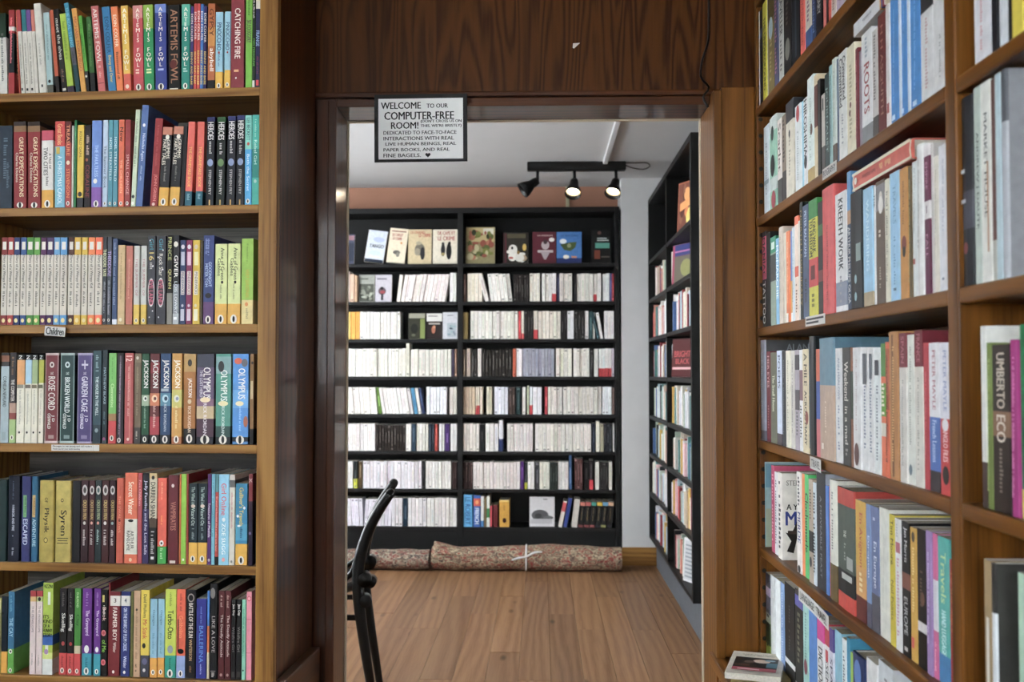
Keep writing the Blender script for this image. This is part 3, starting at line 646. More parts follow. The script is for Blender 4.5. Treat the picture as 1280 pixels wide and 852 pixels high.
"""1.2 11.6 440.6 0 a8b6ba;.85:1:3a3634|.9:.97:8a5a40;T:CORNELIA NEWLAND:.4:.74:2a2e30:.4|R:.2:.7:.03:.12:98a6aa
12.2 20.4 440.2 0 3a3537;.0:.265:a6bc82|.26:.33:8a4038|.33:.44:b89a88;T:THE COMPUTER:.46:.7:d8d4cc:.5|D:.74:.95:8a6a50:.35|P:.06
21.2 31 443 0 dcd8c8;.66:.94:d49c60|.94:1:1a1a1a;D:.2:.6:b0aca0:.25|R:.1:.9:.62:.66:8a8678|O:.45:.12:.12:22201e|T:N:.95:.99:e8e8e8:.4
31.6 39.8 443 0 dcd8c8;.67:.94:a6c2d2|.94:1:1a1a1a;D:.2:.6:b0aca0:.25|R:.1:.9:.62:.66:7a7068|O:.45:.12:.14:22201e|T:N:.95:.99:e8e8e8:.5
40 47.4 443 0 dcd8c8;.67:.94:9eae84|.94:1:1a1a1a;D:.2:.6:b0aca0:.25|R:.1:.9:.62:.66:8a8068|O:.45:.12:.15:22201e|T:N:.95:.99:e8e8e8:.5
47.8 55 443 0 dcd8c8;.68:.94:b0b04a|.94:1:1a1a1a;D:.2:.6:b0aca0:.25|R:.1:.9:.62:.66:6a6850|O:.45:.12:.15:22201e|T:N:.95:.99:e8e8e8:.5
56.6 73.8 441 0 793139;.0:.025:c8b8b4|.975:1:b8a8a4;R:.03:.08:.02:.98:b09a98|R:.92:.97:.02:.98:b09a98|T:THE:.76:.79:c8b8b0:.2|T:ROSE CORD:.37:.74:dcd4cc:.5|T:J D:.24:.31:e0dcd4:.24:.62|T:OSWALD:.16:.33:e0dcd4:.22:.34|R:.3:.7:.05:.09:a88884|O:.5:.87:.17:d0c4bc|O:.5:.87:.08:5a2a30
75.6 93.8 441 0 2f4a48;.0:.025:a8b8b4|.975:1:a8b4b0;R:.03:.08:.02:.98:90a4a0|R:.92:.97:.02:.98:90a4a0|T:THE:.76:.79:b8c8c0:.2|T:BROKEN WORLD:.34:.73:d4dcd8:.36|T:J D:.24:.31:e0e4e0:.24:.62|T:OSWALD:.16:.33:e0e4e0:.22:.34|R:.3:.7:.05:.09:809490|O:.5:.87:.17:c0ccc8|O:.5:.87:.08:2a4040
97 115.8 441 0 56487a;.0:.02:b0a8c0|.975:1:a8a0b8;R:.03:.08:.02:.98:9488a8|R:.92:.97:.02:.98:9488a8|T:THE:.76:.79:c0b8cc:.2|T:GARDEN CAGE:.35:.74:d8d4e0:.42|T:J D:.24:.31:e0dce8:.24:.62|T:OSWALD:.16:.33:e0dce8:.22:.34|R:.3:.7:.05:.09:887ca0|R:.28:.72:.86:.88:c8c4d0|R:.46:.54:.82:.92:c8c4d0
116.4 127 438 0 3a545b;.0:.2:283c44;T:THE HOUSE IN THE WELL:.3:.72:d8e4e4:.36|D:.76:.95:98b0b4:.35|O:.5:.14:.2:88989c
128 134.4 437 0 2c3a40;.0:.04:505a5c;T:MATTHEW BLAKE:.38:.85:a8c0c8:.4|D:.2:.36:70888e:.3|O:.5:.05:.25:b05a8a
136 145.8 441 0 7ab662;.0:.25:c4393b|.25:.33:a88458;T:Clementine:.4:.66:c8e0a8:.4|D:.7:.95:5a9648:.2|P:.06
146.4 155 441 0 2a2327;;R:.4:.6:.03:.97:7a6878|D:.1:.9:b8a8b4:.2|P:.04
156 167 441 0 ae504f;;T:12:.91:.97:e8d0c8:.7|R:.55:.7:.05:.88:c07a74|D:.3:.85:d8a8a0:.2|O:.5:.05:.14:e0c8c0
168.2 176.6 441.5 0 7a6955;.0:.18:4a4642|.9:1:8a7862;D:.3:.85:9a8a72:.3|D:.04:.14:c8c0b0:.3|O:.5:.95:.2:d0c8b8
177.2 186.8 441.5 0 2a5a3f;.0:.1:1a1c1c|.42:.54:a8b8a0;T:JACKSON:.62:.93:eceae4:.75|O:.5:.5:.28:e0e4dc|O:.55:.5:.14:2a3a30|D:.16:.42:9ab8a0:.25|P:.05
187.6 199.8 441.5 0 6a2b2f;.0:.1:1a1818|.1:.3:a83440|.42:.56:c87850|.78:.9:8a2a34;T:JACKSON:.62:.93:eceae4:.7|O:.5:.5:.3:e4c8a8|O:.55:.5:.14:6a2a2a|D:.16:.42:d0a8a0:.25|P:.05
200.6 213.8 441.5 0 2b4a70;.0:.1:1a1c22|.42:.56:5a8aa0;T:JACKSON:.62:.93:eceae4:.66|O:.5:.5:.3:b8d0d8|O:.55:.5:.16:2a4a60|T:RICK RIORDAN:.14:.44:c8d0d8:.25|R:.1:.8:.58:.61:a8b0b8|P:.05
215 227.8 441.5 0 c6994c;.0:.08:a86a40|.4:.6:c8c070;T:JACKSON:.62:.93:f0ece0:.66|O:.5:.5:.28:d8d8c8|O:.55:.5:.14:8a90a8|D:.16:.42:e0d0a0:.25|P:.05
230 245 442 0 a66f2f;.0:.17:22201e|.8:1:b8965c;T:JACKSON:.52:.73:f0ece4:.4|T:RICK RIORDAN:.13:.42:e8d8c0:.26|O:.5:.9:.18:2a2018:1.6|O:.5:.47:.16:d0c0a0|P:.06
246 268 442 0 6a5b76;.28:.42:c8b490|.42:.5:8a6a80|.08:.28:5a4250|.0:.08:22202a|.85:1:4a4a58;T:OLYMPUS:.5:.85:f0ece8:.42:.6|T:THE LOST HERO:.52:.82:dcd4dc:.17:.27|O:.5:.49:.3:e8d8b8:.5|T:RICK RIORDAN:.1:.45:e8e0e4:.2|P:.05
270 289 442 0 5a9888;.0:.08:22282a|.08:.2:3a5a54|.78:.97:88a8a8;T:OLYMPUS:.48:.82:f0f0ec:.44:.55|O:.35:.86:.2:2a2e30:1.8|O:.5:.45:.34:e4d8b0:.5|T:RICK RIORDAN:.1:.42:dce8e4:.2|P:.05
291 311 442 0 4a90ce;.0:.03:4a80b0|.03:.08:22282e|.4:.6:6aa8d8;T:OLYMPUS:.5:.84:f0f0ee:.44:.58|O:.35:.92:.25:c85a34:.8|O:.75:.9:.2:6a6a70|O:.45:.45:.26:e4d8b8:.6|D:.14:.42:a0c8e8:.14|O:.85:.25:.14:b06a48:2.5|P:.05
312.6 317.4 442 0 8a6a42;.0:.17:22201e;O:.6:.9:.3:2a2018|R:.2:.8:.5:.7:c8b890""",
"""-4 12 599 0 1f3a39;;O:.1:.9:.1:98a8a0|O:.1:.52:.12:a8b8b0;h
13 28 594.5 0 1e2435;;T:HARBOR AND FIRE:.36:.66:c8ccd4:.2|D:.06:.16:a8acb4:.16|D:.72:.94:5a6478:.14|O:.5:.3:.05:8a90a0;h
29.6 41 595 0 3b3f70;;R:.25:.62:.52:.78:7aae72|T:ESCAPED:.2:.5:c8d0e0:.5|D:.54:.76:3a6a3a:.16;h
42 50.2 595 0 2b6886;;R:.2:.65:.52:.78:c8a868|T:ADVENTURE:.18:.5:b8d4dc:.5|D:.54:.76:7a5a2a:.2;h
52 70.6 600 0 c2b060;;T:Physik:.36:.66:3a3828:.4|T:OF:.73:.79:3a3828:.2|O:.5:.27:.14:5a5638|O:.5:.27:.1:c8b868;hf
72 92.2 600.5 0 ccba6a;;T:Syren:.33:.64:3a3828:.48|O:.45:.76:.09:4a4630|O:.45:.76:.05:ccba6a|R:.15:.85:.29:.3:5a5638|R:.2:.8:.26:.27:5a5638|R:.15:.85:.23:.24:5a5638;hf
93 103 601 0 191a1c;;-
103.6 112.8 600 0 3a2226;.3:1:44262a;O:.5:.88:.36:c0bcb8:2|O:.5:.88:.2:504848:2|T:CIRQUE DU FREAK:.52:.76:c0a468:.55|O:.5:.48:.18:d8d4d0|D:.2:.4:c8c0bc:.35
113.2 120.8 600 0 4a242a;;O:.5:.88:.36:c0bcb8:2|O:.5:.88:.2:504848:2|T:CIRQUE DU FREAK:.52:.76:c0a468:.55|O:.5:.48:.2:d0a090|D:.2:.4:c8c0bc:.35
121.2 129 600 0 2b3a3c;;O:.5:.88:.36:c0bcb8:2|O:.5:.88:.2:506868:2|T:CIRQUE DU FREAK:.52:.76:a8b088:.55|O:.5:.48:.2:d09080|D:.2:.4:a8c0b8:.35
129.4 138.4 600 0 4a2525;;O:.5:.88:.36:c0bcb8:2|O:.5:.88:.2:504848:2|T:CIRQUE DU FREAK:.52:.76:c0a868:.55|O:.5:.48:.2:d8d4d0|D:.2:.4:c8c0bc:.35
139 146.6 600 0 401f27;;O:.5:.88:.36:c0bcb8:2|O:.5:.88:.2:504848:2|T:CIRQUE DU FREAK:.52:.76:c0a868:.55|O:.5:.48:.2:90a8a8|D:.2:.4:c8c0bc:.35
147.2 156.8 597 0 bd583e;;T:THE SWALLOWS:.3:.85:d89070:.3|O:.5:.5:.15:7a3020;h
158 173.8 590.5 0 d4683f;.1:.49:d6d2c6;T:Secret Water:.54:.9:e8dcc8:.42|T:ARTHUR:.16:.36:5a5650:.26:.62|T:RANSOME:.14:.36:5a5650:.26:.32|O:.5:.47:.22:2a2a28:.5|O:.5:.04:.12:e0c0a0
174.2 179.6 591 0 b04b51;;T:Five Children:.6:.96:d8a0a0:.5
180 188 591 0 3b305a;.6:1:1e1c26;T:Jolly Families and the Lost Sails:.04:.98:d0ccdc:.55
188.2 198 591 0 24201f;.45:.96:c8c0aa|.4:.5:5a4a3c|.94:1:c8b080;T:DARREN SHAN:.5:.9:2e2822:.6|O:.5:.95:.2:201c1a|D:.1:.36:b8b4b0:.4|R:.3:.7:.05:.08:e0dcd8
198.8 210.2 597 0 d65a3d;.0:.2:40a04c;D:.74:.95:e8a080:.2|D:.45:.56:e89a50:.2|O:.5:.24:.25:e0dcd4|O:.5:.24:.1:2a2a2a|D:.05:.18:a8d0a0:.3
212 225 593.5 0 69202d;;T:VAMPIRATES:.38:.7:b87a68:.5|O:.45:.88:.14:dcd0cc|R:.2:.75:.01:.04:d8d4cc
225.8 228 592 0 c66a2e;;-
228.2 234.6 592 0 90be42;;O:.5:.05:.2:dce0c8
234.8 237.2 592 0 a03b2c;;-
237.8 248.8 604 0 22333a;.0:.27:d6a834;T:The Wind in:.74:.96:a8b8b0:.4|T:Wizard Oz:.48:.72:b8c8c0:.4|O:.5:.72:.24:d0c0b0:.8|D:.3:.46:8a9898:.25|P:.07
249.4 260.6 604 0 22333a;.0:.27:d6a834;T:The Wind in:.74:.96:a8b8b0:.4|T:Wizard Oz:.48:.72:b8c8c0:.4|O:.5:.72:.24:d0c0b0:.8|D:.3:.46:8a9898:.25|P:.07
261 265.6 592 0 5b2b6e;;T:Treasures of Matilda:.3:.68:e0d8e4:.6|P:.05
266 270.2 592 0 7ab6c6;;D:.3:.9:4a8898:.4
270.6 274.6 592 0 b03b2d;.0:.09:1a1818|.8:1:5a8a90;D:.15:.75:e0a090:.45
275 287.8 592.5 0 8fc2d6;;T:Girl Online:.55:.9:d04858:.5|T:ZOE SUGG:.12:.46:eef0ee:.36|O:.5:.5:.16:e8f0f0|O:.5:.06:.16:e0a0a0
288.2 295 593 0 d0ccc0;.86:.94:6a6a68;D:.4:.8:c09088:.3|O:.5:.04:.2:8a8880
296 310.8 604 0 2f84a6;.0:.26:d6a834|.3:.5:4a98b4;T:Gulliver's Travels:.48:.95:d8c048:.36|D:.32:.46:1a5a78:.2|O:.75:.7:.1:e8ecec|O:.2:.6:.1:e8ecec|O:.3:.48:.14:e8ecec:.6|P:.06
312 317.2 592 0 7a2b31;.0:.5:2a2238|.5:.7:3a2a3a;T:X:.88:.98:d8c8c0:.7|O:.4:.35:.3:7a7090""",
"""-4 6 747 0 b0a662;.8:1:c8c080;D:.2:.5:8a4a38:.3
6.6 14.4 745 0 1e2a36;.0:.28:d6a032;O:.2:.78:.2:0c0c0c
15 22.8 739 0 3a7696;.0:.3:68a44a;T:THE CAY:.45:.68:a8d0e0:.6|D:.75:.95:70a8c0:.3|O:.5:.27:.28:e0dcd0|O:.5:.27:.14:202020|P:.04
42 49.4 738 0 d4c4c0;.93:1:a83238|.87:.93:c8a870;T:THE PENELOPE:.5:.82:8a7a78:.35|D:.1:.25:a89c98:.25
50 57.6 738 0 d4c4c0;.93:1:a83238|.87:.93:b8c080;T:THE PENELOPE:.5:.82:8a7a78:.35|D:.1:.25:a89c98:.25|O:.5:.9:.25:302c2a
58 70.8 728 0 a7bc4a;.0:.17:d6d8d4|.17:.24:c8d080|.32:.43:2f62a4;F:VIZZINI:.08:.92:.94:.98:2a2e1c|F:IT'S:.05:.6:.61:.65:20241a|F:KIND:.05:.95:.56:.6:20241a|F:OF A:.05:.7:.51:.55:20241a|F:FUNNY:.05:.95:.46:.5:20241a|F:STORY:.05:.95:.41:.45:20241a|R:.5:.75:.76:.9:d8dcd0|R:.3:.6:.22:.32:d8d8c8|O:.4:.25:.2:a888b0|D:.04:.06:8a8a88:.5
78.6 87.8 735 0 2b2726;.0:.25:c43b3b;T:Skellig:.46:.75:e4e0d8:.6|O:.55:.36:.22:b83a38|D:.78:.95:6a6462:.3|D:.08:.22:8a2a2a:.3|P:.05
88.6 96.8 735 0 2b2726;.0:.25:c43b3b;T:Skellig:.46:.75:e4e0d8:.6|O:.55:.36:.22:b83a38|D:.78:.95:6a6462:.3|D:.08:.22:8a2a2a:.3|P:.05
97.2 105.2 735 0 4b883d;.0:.25:c43b3b|.25:.34:c0b498;T:D ALMOND:.78:.95:b8d8a0:.35|T:Clay:.55:.72:2a5a28:.6|P:.05
107 119 735 0 6a2c84;.0:.25:3b98a6;T:The Graveyard:.46:.75:dcd0e0:.5|D:.78:.95:a080b0:.25|O:.5:.3:.25:e4e4e0:1.6|D:.08:.22:1f6a78:.25|P:.05
121.6 130 735 0 6a2c84;.0:.25:3b98a6;T:The Graveyard:.46:.75:dcd0e0:.5|D:.78:.95:a080b0:.25|O:.5:.3:.25:e4e4e0:1.6|P:.05
130.4 138.6 737 0 1a1918;;O:.4:.5:.36:d07078|O:.4:.5:.2:b04048|O:.4:.16:.36:d07078|O:.4:.16:.2:b04048|T:of Me:.28:.42:8ac04a:.6|T:Book:.64:.8:d8b8b0:.5|R:.2:.5:.86:.94:c8b868|D:.7:.82:c8c4b8:.3
139 140.6 728 0 8a2830;;-
141 154 739 0 79232a;.83:.95:d8d4cc;F:3:.38:.6:.87:.92:5a4038|T:FARMER BOY:.42:.81:e4dcd0:.42|T:Wilder:.28:.4:d8ccc0:.3|O:.4:.05:.12:e8e4dc
155 166.2 739 0 2f3a76;.83:.95:d8d4cc;F:4:.38:.6:.87:.92:38405a|T:ON THE BANKS OF PLUM CREEK:.3:.81:c8d0e4:.4|T:Wilder:.1:.24:d8dce8:.36|O:.45:.05:.14:e8e4dc
166.8 170.2 739 0 6a6a3b;;-
170.8 179 738 0 bf9f80;;D:.2:.8:98785c:.3|D:.05:.15:4a3a2c:.3|O:.5:.78:.15:4a3a2c
179.6 190.4 737 0 d6be42;.0:.25:4a4a54;T:David Walliams:.68:.95:4a4430:.35|T:Mr Stink:.44:.66:b8442e:.5|O:.4:.36:.2:2a2826:1.5|O:.5:.18:.3:6a6a88|O:.45:.08:.16:d0ccc8
191.2 200 748 0 8fb6c6;.0:.25:d69c32;T:Oranges:.6:.92:4a7488:.4|D:.3:.56:6a98a8:.3|P:.07
200.6 209.2 748 0 8fb6c6;.0:.25:d69c32;T:Oranges:.6:.92:4a7488:.4|D:.3:.56:6a98a8:.3|P:.07
209.8 223.6 736 0 bfca52;.0:.25:2b9886;T:Turbo-Otto:.44:.76:22281e:.5|D:.78:.96:8a9a3a:.2|O:.5:.32:.26:98a0a0:1.4|D:.06:.22:16685c:.2|P:.05
224 235.2 736 0 d65b2d;.0:.25:8fa0c6;T:Gobbolino:.45:.7:e88a58:.45|D:.74:.95:a83c1c:.25|R:.15:.25:.3:.66:221a18|O:.5:.3:.35:1c1816:.8|P:.05
235.6 248 737 0 1c1c20;;T:BATTLE OF THE SUN:.46:.85:dcd4c8:.42|O:.5:.91:.34:9a9088|O:.5:.91:.24:1c1c20|T:WINTERSON:.2:.44:c8a878:.3|D:.05:.14:8a6a4a:.2
248.4 261.2 748 0 2b3084;;T:BALLERINA:.2:.66:5a8ac8:.4|D:.68:.9:6a80c0:.16|D:.04:.18:a8b0d8:.16
261.8 264.8 738 0 c0b8a0;.6:1:3a78b8|.3:.6:c06a38;-
265.2 275.2 729 0 1a1a1c;;T:LIKE A LOVE:.28:.66:b0a8a4:.4|O:.4:.9:.3:8a8480:2.2|R:.2:.8:.08:.09:8a8480|D:.02:.07:b8b0a8:.35;h
276 283.6 738 0 5a2427;;T:The Deadly Attitude:.24:.74:d0c0b8:.5|D:.8:.95:b09890:.35|O:.5:.05:.2:b09890
284 291.4 738 0 5a2427;;T:The Deadly Attitude:.24:.74:d0c0b8:.5|D:.8:.95:b09890:.35|O:.5:.05:.2:b09890
291.8 297.4 749 0 1a1818;;T:Jane Gray:.8:.94:d8d4cc:.6|T:Wildfire Girl:.35:.66:7a7674:.5|R:.2:.8:.03:.1:4a4846
298 304.6 749 0 1a1818;;T:Jane Gray:.8:.94:d8d4cc:.6|T:Wildfire Girl:.35:.66:7a7674:.5|R:.2:.8:.03:.1:4a4846
305 309.8 749 0 8fc6ae;;D:.3:.9:4a8a74:.35|O:.5:.12:.2:2a4a40
310.6 317.2 739 0 d68b98;;O:.5:.92:.4:c05a6a|O:.5:.92:.25:e0a0a8|R:.0:1.0:.68:.69:c07080|R:.0:1.0:.3:.31:c07080""",
]
def contrast(base):
    r, g, b = (int(base[i:i + 2], 16) for i in (0, 2, 4)); lum = 0.3 * r + 0.6 * g + 0.1 * b
    k = 0.55 if lum > 110 else 1.9
    f = lambda v: max(0, min(255, int(v * k + (45 if lum <= 110 else 0))))
    return '%02x%02x%02x' % (f(r), f(g), f(b))
def read_row(txt):
    rows = []
    for ln in txt.strip().split('\n'):
        a = ln.split(';'); q = a[0].split(); x0, x1, yt, le = map(float, q[:4]); base = q[4]
        bd = bands_of(a[1]) if len(a) > 1 else []
        pr = a[2] if len(a) > 2 else ''
        if pr == '': pr = 'D:.%d:.%d:%s:.3' % (random.choice((15, 25, 35)), random.choice((75, 85, 92)), contrast(base))
        prs = [] if pr.strip() == '-' else parse(pr)
        rows.append((x0, x1, yt, le, base, bd, prs, a[3] if len(a) > 3 else ''))
    return rows
LROWS = [read_row(t) for t in LEFT]
